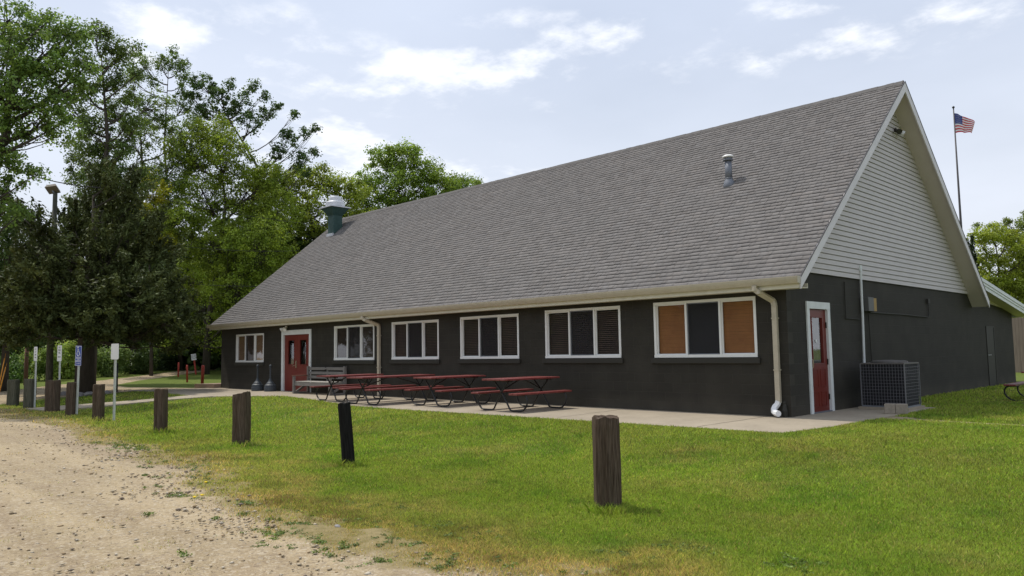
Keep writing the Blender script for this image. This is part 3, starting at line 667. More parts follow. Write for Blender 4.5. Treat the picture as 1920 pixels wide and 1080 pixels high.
def screen_mat():
    M = bpy.data.materials.new('screen_mesh'); M.use_nodes = True; t = M.node_tree; b = t.nodes['Principled BSDF']; b.inputs['Base Color'].default_value = (.035, .034, .036, 1); b.inputs['Roughness'].default_value = .7; b.inputs['Specular IOR Level'].default_value = .1
    tr = N(t, 'ShaderNodeBsdfTransparent'); mx = N(t, 'ShaderNodeMixShader'); mx.inputs[0].default_value = .55
    t.links.new(tr.outputs[0], mx.inputs[1]); t.links.new(b.outputs[0], mx.inputs[2]); t.links.new(mx.outputs[0], t.nodes['Material Output'].inputs[0]); return M
MSCR = screen_mat()
Mx['blind_t'] = mat('dull_tan_blind', (.27, .16, .085), .6, .3, noise=(3, .5, (.2, .115, .06)))
for i, w in enumerate(WIN): window(i, *w)
# double door
mb = MB(); tw = .17
mb.box(DX0, DX0+tw*.9, -.03, .1, -.02, DZ); mb.box(DX1-tw*.8, DX1, -.03, .1, -.02, DZ); mb.box(DX0+tw*.9, DX1-tw*.8, -.03, .1, DZ-tw, DZ)
dd = mb.build('double_door', Mx['trim'], bld)
a0, a1 = DX0+tw*.9, DX1-tw*.8; mid = (a0+a1)/2; tp = DZ-tw
for k, (p, q) in enumerate(((a0+.004, mid-.003), (mid+.003, a1-.004))):
    g0, g1 = (p+.26, q-.20) if k == 0 else (p+.20, q-.26)
    mb = MB(); mb.box(p, g0, .03, .075, .012, tp-.004); mb.box(g1, q, .03, .075, .012, tp-.004); mb.box(g0, g1, .03, .075, .012, .98); mb.box(g0, g1, .03, .075, tp-.20, tp-.004)
    lf = mb.build('door_leaf', Mx['red'], dd)
    mb = MB(); mb.add([(g0, .052, .98), (g1, .052, .98), (g1, .052, tp-.2), (g0, .052, tp-.2)], [(0, 1, 2, 3)]); o = mb.build('door_glass', Mx['glass'], dd)
    mb = MB()
    for z in (.98, tp-.2): mb.box(g0-.02, g1+.02, .018, .029, z-.012, z+.012)
    for x in (g0, g1): mb.box(x-.012, x+.012, .018, .029, .992, tp-.212)
    mb.build('glazing_bead', Mx['red'], dd)
mb = MB(); mb.box(mid-.07, mid-.02, .0, .03, .86, 1.12); mb.tube([(mid-.045, .0, .95), (mid-.045, -.06, .95), (mid-.19, -.06, .93)], .011, 6); mb.build('handle', Mx['brass'], dd)
mb = MB(); mb.box(a0, a1, -.03, .1, -.01, .012); mb.build('threshold', Mx['greymetal'], dd)
# end door
y0, y1, tp = ED
mb = MB(); t1 = .12
mb.box(-.1, .028, y0-.0-t1+.012, y0+.012, -.02, tp+.005); mb.box(-.1, .028, y1-.012, y1+t1, -.02, tp+.005); mb.box(-.1, .03, y0-t1+.012, y1+t1, tp+.006, tp+.15)
ed = mb.build('side_door', Mx['trim'], bld)
ga, gb, gz0, gz1 = y0+.18, y1-.20, 1.0, 1.93
mb = MB(); mb.box(-.07, -.025, y0+.013, ga, .02, tp); mb.box(-.07, -.025, gb, y1-.013, .02, tp); mb.box(-.07, -.025, ga, gb, .02, gz0); mb.box(-.07, -.025, ga, gb, gz1, tp)
for (za, zb) in ((.12, .42), (.52, .88)):
    for (ya, yb) in ((y0+.14, y0+.38), (y1-.38, y1-.14)):
        for q in ((ya, yb, zb-.012, zb), (ya, yb, za, za+.012), (ya, ya+.012, za+.012, zb-.012), (yb-.012, yb, za+.012, zb-.012)): mb.box(-.025, -.017, *q)
mb.build('door_leaf', Mx['red'], ed)
mb = MB(); mb.add([(-.048, ga, gz0), (-.048, gb, gz0), (-.048, gb, gz1), (-.048, ga, gz1)], [(0, 1, 2, 3)]); mb.build('door_glass', Mx['glass'], ed)
mb = MB()
for q in ((ga-.02, ga, gz0-.02, gz1+.02), (gb, gb+.02, gz0-.02, gz1+.02), (ga, gb, gz0-.02, gz0), (ga, gb, gz1, gz1+.02)): mb.box(-.026, -.012, *q)
mb.build('glazing_bead', Mx['red'], ed)
mb = MB(); mb.add([(-.075, ga, gz0), (-.075, gb, gz0), (-.075, gb, gz1), (-.075, ga, gz1)], [(0, 1, 2, 3)]); mb.build('door_backing', mat('door_backing', (.05, .05, .04), .9, noise=(9, .8, (.11, .11, .09))), ed)  # dark sheet added behind the glass to make the pane look dim
mb = MB(); mb.tube([(-.043, 1.33, 1.45), (-.038, 1.33, 1.45)], .035, 14); mb.build('door_sticker', Mx['signwhite'], ed)
mb = MB(); mb.box(-.024, -.008, y0+.03, y0+.075, .86, 1.12); mb.tube([(-.01, y0+.052, .9), (.03, y0+.052, .92), (.035, y0+.052, 1.0), (.03, y0+.052, 1.07), (-.01, y0+.052, 1.09)], .009, 6); mb.build('handle', Mx['brass'], ed)
for z in (.3, 1.02, 1.78):
    mb = MB(); mb.box(-.03, -.002, y1-.03, y1-.013, z-.06, z+.06); mb.build('hinge', Mx['dark'], ed)
mb = MB(); mb.box(-.09, .03, y0, y1, .0, .025); mb.build('threshold', Mx['greymetal'], ed)
# rear utility door outline in the end wall
mb = MB(); mb.box(0, .02, 13.68, 14.6, 1.86, 1.90); mb.box(0, .02, 14.55, 14.6, 0.0, 1.86); mb.box(0, .02, 13.68, 13.72, 0, 1.86); mb.box(0, .008, 13.72, 14.55, 0, 1.86)
ud = mb.build('utility_door', Mx['dark'], bld)
for yy in (13.78, 13.98):
    mb = MB(); mb.lathe([(.012, -.012), (.025, 0), (.012, .012)], (.025, yy, .98), 8); mb.build('door_knob', Mx['signwhite'], ud)
# gable floodlight, entry floodlight
def floodlight(name, loc, ax):
    mb = MB(); r = empty(name, loc); r.parent = bld
    mb.tube([(0, 0, 0), (ax[0]*.04, ax[1]*.04, 0)], .055, 10); mb.build('mount', Mx['dark'] if ax[0] else Mx['signwhite'], r)
    sd = (ax[1], ax[0])
    for s in (-1, 1):
        mb = MB(); c = Vector((ax[0]*.05+sd[0]*s*.06, ax[1]*.05+sd[1]*s*.06, -.02)); d = Vector((ax[0]*.7+sd[0]*s*.5, ax[1]*.7+sd[1]*s*.5, -.5)).normalized()
        mb.tube([c, c+d*.07, c+d*.12, c+d*.17], [.03, .04, .065, .07], 12); mb.build('lamp_head', Mx['dark'] if (ax[0] and s < 0) else Mx['signwhite'], r)
floodlight('gable_floodlight', (.03, 6.4, 6.83), (1, 0)); floodlight('entry_floodlight', (-19.5, -.012, 2.37), (0, -1))
# downspouts
def downspout(x, xb, zbot, elbow):
    ya = gy0-.055; w, h = .075, .095; yw = -.06
    mb = MB(); pts = [(x, ya, EZ-.13), (x, ya, EZ-.2), (x+(xb-x)*.3, ya+.03, EZ-.26), (xb-.02, yw, EZ-.42), (xb, yw, EZ-.5), (xb, yw, zbot)]
    if elbow: pts += []
    for a, b in zip(pts[:-1], pts[1:]):
        mb.bar(a, b, h, w, (0, 1, 0))
    for p_ in pts[1:-1]: mb.lathe([(.01, -.05), (.052, -.035), (.052, .035), (.01, .05)], p_, 10)
    for z in (1.9, .9): mb.box(xb-.055, xb+.055, yw-.052, 0, z-.012, z+.012)
    ds = mb.build('downspout', Mx['cream'], bld)
    if elbow:
        mb = MB(); q = []
        for k in range(9):
            a = rad(200)*k/8; q.append((xb-.06*(1-math.cos(a*.55)) - .0 + .0*k, yw-.085*(1-math.cos(a*.9))*.55-.0, zbot+.02-.17*math.sin(min(a*.6, math.pi/2))))
        q = [(xb, yw, zbot+.03), (xb-.02, yw-.01, zbot-.03), (xb-.055, yw-.04, zbot-.08), (xb-.065, yw-.07, zbot-.12), (xb-.04, yw-.11, zbot-.165), (xb+.02, yw-.16, zbot-.185), (xb+.09, yw-.21, zbot-.19)]
        mb.tube(q, [.058, .06, .062, .062, .062, .06, .06], 8); mb.build('elbow', mat('white_elbow', (.82, .83, .84), .35, .5, noise=(12, .3, (.65, .66, .67))), ds)
    return ds
downspout(-.42, -.22, .27, True); downspout(-13.86, -13.5, .02, False)
mb = MB(); mb.lathe([(.045, 0), (.05, .12), (.035, .2), (.02, .26), (.03, .28), (.01, .3)], (-.09, -.08, 0), 10); mb.bar((-.09, -.08, .18), (-.09, 0, .18), .03, .03); mb.build('standpipe', Mx['dark'], bld)
# wall fittings on the end wall
mb = MB(); mb.tube([(.05, 3.62, 3.1), (.05, 3.6, 2.0), (.05, 3.55, .9), (.05, 3.5, .55), (.12, 3.6, .45), (.25, 3.75, .42)], .028, 8); mb.box(.0, .07, 3.57, 3.66, 3.02, 3.16); mb.build('refrigerant_line', Mx['trim'], bld)
mb = MB(); mb.box(0, .13, 3.78, 4.1, 2.12, 2.44); bx = mb.build('electrical_box', mat('box_grey', (.10, .10, .095), .5), bld, bevel=.006)
mb = MB(); mb.box(0, .1, 4.14, 4.34, 2.13, 2.43); mb.build('wooden_block', mat('raw_wood', (.42, .28, .10), .7, noise=(6, .6, (.3, .19, .07)), streak=(1, 1, .2)), bx)
mb = MB(); mb.tube([(.03, 4.1, 2.10), (.03, 6.2, 2.1), (.03, 8.15, 2.07), (.03, 8.2, 2.12), (.03, 8.2, 2.5)], .014, 6); mb.box(0, .06, 8.13, 8.27, 2.45, 2.56); mb.tube([(.03, 4.0, 2.12), (.03, 4.05, .9)], .012, 6); mb.build('conduit', Mx['dark'], bx)
mb = MB(); mb.tube([(.02, 2.76, 2.74), (.02, 2.74, 1.94), (.02, 3.5, 1.93)], .012, 6); mb.build('conduit', Mx['dark'], bld)
# roof vent pipe
def roofz(y): return EZ+SL*(y-EY0)
vx, vy = -2.79, 2.99; vz = roofz(vy)
mb = MB(); mb.lathe([(.17, -.16), (.145, .05), (.115, .14)], (vx, vy, vz), 16); vp = mb.build('vent_pipe', Mx['greymetal'], roof, True)
mb = MB(); mb.lathe([(.09, .05), (.082, .60)], (vx, vy, vz), 16); mb.lathe([(.098, .12), (.102, .13), (.098, .14)], (vx, vy, vz), 16)
mb.lathe([(.125, .585), (.13, .60), (.125, .612)], (vx, vy, vz), 18); mb.lathe([(.105, .61), (.11, .66)], (vx, vy, vz), 16)
mb.m = 1; mb.lathe([(.14, .665), (.145, .685), (.13, .705), (.09, .73), (.03, .745)], (vx, vy, vz), 20); mb.m = 0
for k in range(0):
    pass
o = mb.build('vent_stack', [Mx['greymetal'], mat('vent_cap', (.78, .77, .73), .4, .4)], roof, True)
bpy.data.objects.remove(vp); mb2 = MB(); mb2.lathe([(.17, -.2), (.13, .03), (.098, .10), (.092, .12)], (vx, vy, vz), 16); mb2.build('vent_flashing', Mx['greymetal'], roof, True)
# kitchen exhaust at the far end of the roof
ex, ey = -24.2, 4.95; ez = roofz(ey)
mb = MB(); s = .235; mb.box(ex-s, ex+s, ey-s, ey+s, ez-.35, ez+.72)
z0, z1 = ez+.72, ez+1.08; S1 = .47
mb.add([(ex+i*s, ey+j*s, z0) for i, j in ((-1, -1), (1, -1), (1, 1), (-1, 1))]+[(ex+i*S1, ey+j*S1, z1) for i, j in ((-1, -1), (1, -1), (1, 1), (-1, 1))], [(0, 1, 5, 4), (1, 2, 6, 5), (2, 3, 7, 6), (3, 0, 4, 7), (4, 5, 6, 7), (3, 2, 1, 0)])
mb.m = 1; mb.box(ex-.53, ex+.53, ey-.53, ey+.53, z1+.002, z1+.05); mb.box(ex-.27, ex+.27, ey-.3, ey-.237, ez-.3, ez-.12)
mb.lathe([(.40, .05), (.44, .10), (.44, .27), (.41, .31), (.28, .33), (.27, .50), (.24, .56), (.2, .575)], (ex, ey, z1), 24)
mb.build('exhaust_fan', [Mx['green'], Mx['aluminium']], roof, False)
# ------------------------------------------------------------------ air conditioner and block
ac = empty('air_conditioner', (.28, 2.72, 0), 0, 'boxy wire caged air conditioner standing by the dark end wall', 'air conditioner')
s = .88; h0, h1 = .05, .98
mb = MB(); mb.box(-.06, s+.06, -.06, s+.06, -.04, .05); mb.build('pad', Mx['conc'], ac)
mb = MB(); mb.box(.03, s-.03, .03, s-.03, h0+.01, h1-.03)
for k in range(34):
    a = .04+k*(s-.08)/33
    for (x, y) in ((a, .022), (a, s-.022), (.022, a), (s-.022, a)): mb.box(x-.004, x+.004, y-.004, y+.004, h0+.02, h1-.04)
mb.build('coil', mat('coil', (.018, .018, .021), .6), ac)
mb = MB(); mb.box(-.005, s+.005, -.005, s+.005, h0, h0+.03); mb.build('base_rail', Mx['greymetal'], ac)
mb = MB(); mb.box(-.005, s+.005, -.005, s+.005, h1-.035, h1-.009)
mb.lathe([(.36, h1-.01), (.36, h1+.02), (.30, h1+.035), (.05, h1+.05)], (s/2, s/2, 0), 20); mb.build('casing', mat('ac_casing', (.10, .095, .09), .5, .4, noise=(6, .5, (.18, .15, .13))), ac)
mb = MB(); nv = 15
for k in range(nv+1):
    a = k*s/nv
    for (x, y) in ((a, 0), (a, s), (0, a), (s, a)): mb.box(x-.0025, x+.0025, y-.0025, y+.0025, h0+.03, h1-.035)
for k in range(1, 13):
    z = h0+.03+k*(h1-h0-.065)/13
    for (x0, x1, y0, y1) in ((0, s, -.005, -.001), (0, s, s+.001, s+.005), (-.005, -.001, 0, s), (s+.001, s+.005, 0, s)): mb.box(x0, x1, y0, y1, z-.0025, z+.0025)
for (x, y) in ((0, 0), (s, 0), (0, s), (s, s)): mb.box(x-.009, x+.009, y-.009, y+.009, h0+.03, h1-.035)
mb.build('wire_guard', mat('guard_wire', (.20, .20, .22), .4, .4, .3), ac)
def cinder(loc, rz, label):
    mb = MB(); mb.box(-.2, -.003, -.1, .1, 0, .19); mb.box(.003, .2, -.1, .1, 0, .19)
    o = mb.build('concrete_block', mat('cinder', (.36, .31, .25), .95, .1, noise=(18, .6, (.24, .21, .17)), bump=(60, .6, .006)), None, bevel=.007)
    o.location = loc; o.rotation_euler = (0, 0, rz); return tag(o, label, 'concrete block')
p = gnd(1678, 776, 0.0); cinder((p[0], p[1]+.08, 0), rad(12), 'grey concrete block lying before the air conditioner')
# ------------------------------------------------------------------ picnic tables
def red_wood():
    return mat('red_planks', (.16, .028, .027), .42, .45, noise=[(5, .6, (.13, .022, .02)), (22, .5, (.28, .085, .07))], bump=(12, .25, .004), streak=(6, .5, 1))
MR = red_wood()
def picnic(Lt, loc, label, group='red picnic tables on the patio'):
    r = empty('picnic_table', loc, 0, label, 'picnic table', group)
    ht, hs = .73, .42
    def planks(n, w0, w1, z, th=.038):
        mb = MB(); w = (w1-w0)/n
        for k in range(n):
            mb.box(w0+k*w+.004, w0+(k+1)*w-.004, -Lt/2+random.uniform(-.004, .004), Lt/2+random.uniform(-.004, .004), z-th, z+random.uniform(-.0015, .0015))
        return mb
    planks(5, -.37, .37, ht).build('tabletop', MR, r, bevel=.003)
    for s_ in (-1, 1): planks(2, s_*.62-.13, s_*.62+.13, hs).build('seat', MR, r, bevel=.003)
    ye = Lt/2-.27
    for y in (-ye, ye):
        for s_ in (-1, 1):
            prof = [(-.24, ht-.045), (-.20, ht-.11), (0, .42), (.2, .12), (.235, .06), (.28, .028), (.34, .022), (.58, .022), (.66, .04), (.75, .12), (.79, .2), (.79, .28), (.75, .345), (.68, .372), (.56, .375)]
            mb = MB(); mb.tube([(s_*v, y+.012*s_, z) for v, z in prof], .0195, 8)
            mb.build('leg', Mx['black'], r, True)
        mb = MB(); mb.bar((-.33, y, ht-.055), (.33, y, ht-.055), .035, .03)
        for s_ in (-1, 1): mb.bar((s_*.5, y, hs-.052), (s_*.74, y, hs-.052), .035, .026)
        mb.build('cross_bar', Mx['black'], r)
        mb = MB(); mb.tube([(0, y+math.copysign(.02, y), .44), (0, y*.18, ht-.06)], .014, 6); mb.build('brace', Mx['black'], r)
    return r
picnic(1.83, (-5.8, -1.45, 0), 'red picnic table nearest the camera side, rightmost of the patio row')
picnic(1.83, (-8.5, -1.33, 0), 'red picnic table second from the right in the patio row')
picnic(2.44, (-10.6, -1.65, 0), 'extra long red picnic table in the patio row beside the downspout')
picnic(1.83, (-12.7, -1.62, 0), 'red picnic table farthest left, overlapping the weathered bench')
p = gnd(1881, 719, .38)
o = picnic(1.83, (p[0]+.75, p[1]+.9, -.06), 'red picnic table standing alone on the shaded lawn past the air conditioner')
# ------------------------------------------------------------------ bench and smokers' posts
MWd = mat('weathered_wood', (.20, .185, .17), .85, .2, noise=[(4, .6, (.13, .12, .11)), (20, .4, (.26, .245, .225))], streak=(.3, 1, 1), bump=(14, .3, .004))
MWl = mat('pale_wood', (.36, .34, .30), .85, .2, noise=(4, .6, (.26, .24, .21)), streak=(.3, 1, 1))
MWb = mat('brown_arm_wood', (.17, .09, .065), .8, .2, noise=(5, .6, (.12, .07, .05)))
bn = empty('bench', (-16.45, -.5, 0), 0, 'weathered grey wooden slat bench against the wall beside the double door', 'bench')
hw = 1.12
for z in (.56, .70, .85):
    mb = MB()
    if z > .8: mb.box(-hw, -.12, .33, .36, z-.05, z+.05); mb.box(.04, hw, .33, .36, z-.05, z+.05); mb.box(-.12, .04, .335, .365, z-.02, z+.03)
    else: mb.box(-hw, hw, .33, .36, z-.05, z+.05)
    mb.build('back_slat', MWd, bn, bevel=.004)
mb = MB()
for k in range(4): mb.box(-hw, hw, -.22+k*.13, -.22+k*.13+.115, .40, .43)
mb.build('seat', MWl, bn, bevel=.004)
for s_ in (-1, 1):
    mb = MB(); x = s_*(hw+.05); mb.box(x-.04, x+.04, -.27, -.19, 0, .60); mb.box(x-.04, x+.04, .28, .37, 0, .93); mb.box(x-.03, x+.03, -.19, .28, .30, .39); mb.box(x-.03, x+.03, -.19, .28, .0, .06); mb.bar((x, -.15, .06), (x, .24, .30), .05, .07); mb.build('side_frame', MWd, bn, bevel=.004)
    mb = MB(); mb.box(x-.06, x+.06, -.3, .27, .602, .632); mb.build('armrest', MWb, bn, bevel=.004)
mb = MB(); mb.box(-hw, hw, -.235, -.21, .28, .39); mb.box(-.04, .04, .365, .40, .40, .9); mb.build('apron', MWd, bn)
MSm = mat('receptacle_plastic', (.045, .055, .065), .5, .4, noise=(8, .5, (.065, .075, .085)))
def smoker(x, y, label):
    r = empty('cigarette_receptacle', (x, y, 0), 0, label, 'ashtray', 'smokers posts by the double door')
    mb = MB(); mb.lathe([(.21, 0), (.225, .02), (.225, .13), (.21, .16), (.215, .18), (.205, .235), (.15, .27), (.155, .29), (.12, .33), (.09, .36), (.06, .42), (.045, .47)], n=20); mb.build('base', MSm, r, False)
    mb = MB(); mb.lathe([(.034, .46), (.03, .62), (.029, .84), (.04, .86), (.04, .88), (.028, .89)], n=12); mb.build('neck', MSm, r)
    mb = MB(); mb.lathe([(.028, .89), (.045, .91), (.055, .94), (.045, .975), (.015, .99)], n=12); mb.build('top', MSm, r, True)
smoker(-20.95, -.42, 'dark conical smokers post under the far left window')
smoker(-20.05+.0, -.36, 'dark conical smokers post beside the double door frame')
# ------------------------------------------------------------------ timber posts
def post_mat(name, c1, c2):
    return mat(name, c1, .95, .1, noise=[(3, .8, c2), (13, .85, tuple(x*.35 for x in c1))], streak=(6, 6, .3), bump=(9, 1., .03))
MP = [post_mat('aged_timber', (.115, .080, .055), (.18, .14, .105)), post_mat('tarred_timber', (.018, .017, .016), (.03, .028, .026)), post_mat('grey_timber', (.17, .15, .13), (.24, .22, .2)), post_mat('mossy_timber', (.13, .125, .085), (.18, .17, .13))]
def timber(px, py, w, h, label, rz=0, tilt=(0, 0), round_=False, m_=0, seed=0, slope=0):
    p = gnd(px, py); rr = random.Random(seed); n = 28; mb = MB(); ring = []; nz = 14
    crk = [rr.randrange(n) for _ in range(4)]
    jag = [rr.uniform(-.018, .012) for _ in range(n)]
    for k in range(nz+1):
        z = -.15+(h+.15)*k/nz
        for j in range(n):
            a = 2*math.pi*j/n; q = max(abs(math.cos(a)), abs(math.sin(a)))
            r0 = w/2*(1 if round_ else min(1/q, 1.34))
            r0 *= 1+.02*math.sin(3*a+k*.4+seed)+rr.uniform(-.008, .008)-(.028 if j in crk else 0)-(.012 if (j*7+seed) % 5 == 0 else 0)
            zz = z+(jag[j]*1+slope*math.cos(a) if k == nz else 0)
            if k == nz: r0 *= .96
            ring.append((r0*math.cos(a), r0*math.sin(a), zz))
    top = len(ring); ring.append((0, 0, h+rr.uniform(-.01, .012)))
    fs = [(k*n+j, k*n+(j+1) % n, (k+1)*n+(j+1) % n, (k+1)*n+j) for k in range(nz) for j in range(n)]+[(nz*n+j, nz*n+(j+1) % n, top) for j in range(n)]
    mb.add(ring, fs); o = mb.build('wooden_post', MP[m_]); o.location = tuple(p); o.rotation_euler = (tilt[0], tilt[1], rz)
    tag(o, label, 'post', 'wooden posts along the lawn edge')
    GRD.append((p[0], p[1], w)); return o
GRD = []
timber(1140, 955, .255, .93, 'thick square weathered post in front of the orange blind window, nearest of all', rz=rad(48), m_=0, seed=1)
timber(654, 873, .185, .90, 'round black tarred post leaning left, second from the right', round_=True, m_=1, seed=2, tilt=(rad(2), rad(-5)))
timber(452, 835, .26, .93, 'square grey brown post with slanted top in front of the cone ashtrays', rz=rad(40), seed=3, slope=.03)
timber(301, 811, .22, .92, 'slim grey brown post standing right of the blank white sign', rz=rad(35), seed=4, m_=0)
timber(184, 788, .23, .92, 'weathered post between the blue sign and the blank white sign', rz=rad(50), seed=5, m_=0)
timber(134, 779, .25, .93, 'dark weathered post overlapping the foot of the blue accessible sign', rz=rad(40), seed=6, m_=0, tilt=(0, rad(1)))
timber(98, 772, .32, .95, 'broad weathered post left of the second white parking sign', rz=rad(45), seed=7, m_=0)
timber(55, 766, .28, .96, 'greenish grey post left of the far left white sign', rz=rad(38), seed=8, m_=3)
timber(24, 761, .30, .90, 'mossy dark post at the far left end of the row', rz=rad(50), seed=9, m_=3)
# ------------------------------------------------------------------ signs
def text_mesh(txt, size, matl, parent, loc, rot):
    cu = bpy.data.curves.new('lettering', 'FONT'); cu.body = txt; cu.size = size; cu.align_x = 'CENTER'; cu.align_y = 'CENTER'; cu.extrude = .0006; cu.space_line = .8
    tmp = bpy.data.objects.new('tmp', cu); COL.objects.link(tmp); bpy.context.view_layer.update()
    dg = bpy.context.evaluated_depsgraph_get(); me = bpy.data.meshes.new_from_object(tmp.evaluated_get(dg)); bpy.data.objects.remove(tmp)
    me.materials.clear(); me.materials.append(matl); o = bpy.data.objects.new('lettering', me); COL.objects.link(o); o.parent = parent; o.location = loc; o.rotation_euler = rot; return o
def sign(px, py, hgt, label, w, h, kind, rz, tilt=0):
    p = gnd(px, py); r = empty('parking_sign', tuple(p), rz, label, 'sign', 'parking sign posts along the lawn edge')
    r.rotation_euler = (0, tilt, rz)
    mb = MB(); mb.box(-.03, .03, .0, .006, -.2, hgt-.02); mb.box(-.036, -.03, -.022, .006, -.2, hgt-.02); mb.box(.03, .036, -.022, .006, -.2, hgt-.02); mb.build('post', Mx['white_post'], r)
    mb = MB(); c = .025; z0, z1 = hgt-h, hgt
    P = [(-w/2+c, z0), (w/2-c, z0), (w/2, z0+c), (w/2, z1-c), (w/2-c, z1), (-w/2+c, z1), (-w/2, z1-c), (-w/2, z0+c)]
    mb.prism([(a, b) for a, b in P], -.030, -.025, 'y'); pl = mb.build('plate', Mx['blue'] if kind == 'blue' else Mx['signwhite'], r)
    X = (math.pi/2, 0, 0)
    if kind == 'blue':
        mb = MB(); e = .012; f = -.0305
        def fr(a, b, c_, d): mb.box(a, b, f-.001, f, c_, d)
        zs = [z1-.012, z1-.36*h/.56-.02]
        for (zt, zb) in ((z1-.01, z1-.33), (z1-.345, z1-.43), (z1-.445, z0+.01)):
            fr(-w/2+.01, w/2-.01, zt-e, zt); fr(-w/2+.01, w/2-.01, zb, zb+e); fr(-w/2+.01, -w/2+.01+e, zb+e, zt-e); fr(w/2-.01-e, w/2-.01, zb+e, zt-e)
        mb.build('border', Mx['signwhite'], pl)
        mb = MB(); cz = z1-.17; T = .011; y = f-.002
        ring = [(.065*math.cos(a)+.0, y, cz-.055+.065*math.sin(a)) for a in np.linspace(rad(130), rad(400-20), 18)]; mb.tube(ring, T, 5)
        mb.tube([(-.02, y, cz+.085), (-.02, y, cz+.0), (.045, y, cz+.0), (.075, y, cz-.075), (.1, y, cz-.068)], T*1.1, 5); mb.tube([(-.02, y, cz+.045), (.04, y, cz+.045)], T*.8, 5); mb.lathe([(.002, -.022), (.02, -.01), (.02, .01), (.002, .022)], (-.02, y, cz+.115), 10)
        mb.build('wheelchair_symbol', Mx['signwhite'], pl)
        text_mesh('VAN', .075, Mx['signwhite'], pl, (0, f-.001, z1-.388), X); text_mesh('ACCESSIBLE', .046, Mx['signwhite'], pl, (0, f-.001, (z1-.445+z0+.01)/2), X)
    elif kind in ('a', 'b'):
        if kind == 'b':
            text_mesh('NO', .085, Mx['ink'], pl, (0, -.031, z1-.07), X); text_mesh('PARK', .085, Mx['ink'], pl, (0, -.031, z1-.155), X); text_mesh('ING', .085, Mx['ink'], pl, (0, -.031, z1-.24), X)
            mb = MB(); mb.box(-.06, .06, -.0318, -.0308, z0+.125, z0+.145)
            for s_ in (-1, 1): mb.prism([(s_*.09, z0+.135), (s_*.05, z0+.165), (s_*.05, z0+.105)], -.0318, -.0308, 'y')
            mb.build('arrow', Mx['ink'], pl)
        else:
            for k, c_ in enumerate('NO', 0): text_mesh(c_, .08, Mx['ink'], pl, (0, -.031, z1-.08-k*.09), X)
            text_mesh('ANY', .07, Mx['ink'], pl, (0, -.031, z1-.26), X); text_mesh('TIME', .065, Mx['ink'], pl, (0, -.031, z1-.35), X)
    return r
sign(65, 766, 2.0, 'far left white sign with a column of small dark letters', .26, .46, 'a', rad(8))
sign(110, 768, 2.02, 'narrow white parking sign with dark letters above an arrow', .31, .50, 'b', rad(8))
sign(144, 779, 1.96, 'blue accessible parking sign with white wheelchair symbol on a leaning post', .33, .57, 'blue', rad(12), rad(1.5))
sign(214, 790, 1.96, 'blank white sign on a white post, rightmost of the four', .33, .40, 'blank', rad(14))
# ------------------------------------------------------------------ red posts and far things
def stake(px, py, h, w, label, tilt=0):
    p = gnd(px, py); mb = MB(); mb.lathe([(w/2, -.2), (w/2, h-.02), (w/2*.8, h), (w*.1, h+.01)], n=10); o = mb.build('red_bollard', Mx['rough_red'], None, True); o.location = tuple(p); o.rotation_euler = (0, tilt, .8)
    tag(o, label, 'bollard', 'red painted posts along the back drive')
stake(334, 707, .92, .10, 'thin red post farthest back on the drive edge', .02); stake(351, 717, .90, .10, 'thin red post, middle one of three', -.03); stake(379, 723, .93, .14, 'thickest red post beside the beige concrete step', .03)
p = gnd(367, 702); ns = empty('notice_sign', tuple(p), YAW+rad(8), 'small white notice with black lettering on a tilted red post', 'sign'); ns.rotation_euler = (0, rad(-7), YAW+rad(8))
dps = float((p-CP)@CF)/FPX
mb = MB(); mb.box(-1.3*dps, 1.3*dps, 0, 2.2*dps, -.2, 30*dps); mb.build('post', Mx['rough_red'], ns)
mb = MB(); mb.box(-4.5*dps, 4.5*dps, -.03, -.01, 27*dps, 38.5*dps); pl = mb.build('plate', Mx['signwhite'], ns)
text_mesh('KEEP\nOUT', 5*dps, Mx['ink'], pl, (0, -.032, 32.8*dps), (math.pi/2, 0, 0))
mb = MB(); mb.prism([(-26.3, -.62), (-26.1, .9), (-25.12, .9), (-25.12, .02), (-25.12, -.3)], -.1, .17, 'z')
tag(mb.build('concrete_step', mat('tan_concrete', (.30, .22, .16), .9, noise=(6, .5, (.24, .17, .12)))), 'low tan concrete step at the far corner of the building', 'step')
def pole_thing(name, px, py, h, r, M, label, cat, tilt=(0, 0)):
    p = gnd(px, py); mb = MB(); mb.tube([(0, 0, -.2), (0, 0, h*.5), (0, 0, h)], [r, r*.93, r*.85], 10); o = mb.build(name, M, None, True); o.location = tuple(p); o.rotation_euler = (tilt[0], tilt[1], 0); return tag(o, label, cat)
MW2 = post_mat('pole_timber', (.12, .12, .095), (.17, .165, .14))
p = gnd(91, 744); hp = 0
ut = empty('utility_pole', tuple(p), 0, 'tall wooden pole with a floodlight rising through the juniper', 'utility pole')
# height where the lamp stands in the picture
zz = np.linspace(3, 16, 400); pr = [540-((p+[0, 0, a]-CP)@CU)/((p+[0, 0, a]-CP)@CF)*FPX for a in zz]; hp = float(zz[int(np.argmin(abs(np.array(pr)-362)))])
mb = MB(); mb.tube([(0, 0, -.3), (0, 0, hp*.5), (0, 0, hp)], [.14, .11, .085], 12); mb.build('pole', MW2, ut, True)
mb = MB(); mb.bar((0, 0, hp-.05), (-.1, -.1, hp+.12), .06, .06); mb.build('bracket', Mx['greymetal'], ut)
mb = MB(); c_ = Vector((-.07, -.07, hp+.16)); rx_ = Vector((.66, .68, .12)).normalized(); fy_ = Vector((.55, -.6, .58)).normalized(); uz_ = rx_.cross(fy_).normalized()
mb.add([c_+rx_*i_*(.24 if k_ > 0 else .18)+fy_*j_*.2+uz_*k_*.07 for k_ in (-1, 1) for j_ in (-1, 1) for i_ in (-1, 1)], [(0, 2, 3, 1), (4, 5, 7, 6), (0, 1, 5, 4), (2, 6, 7, 3), (0, 4, 6, 2), (1, 3, 7, 5)])
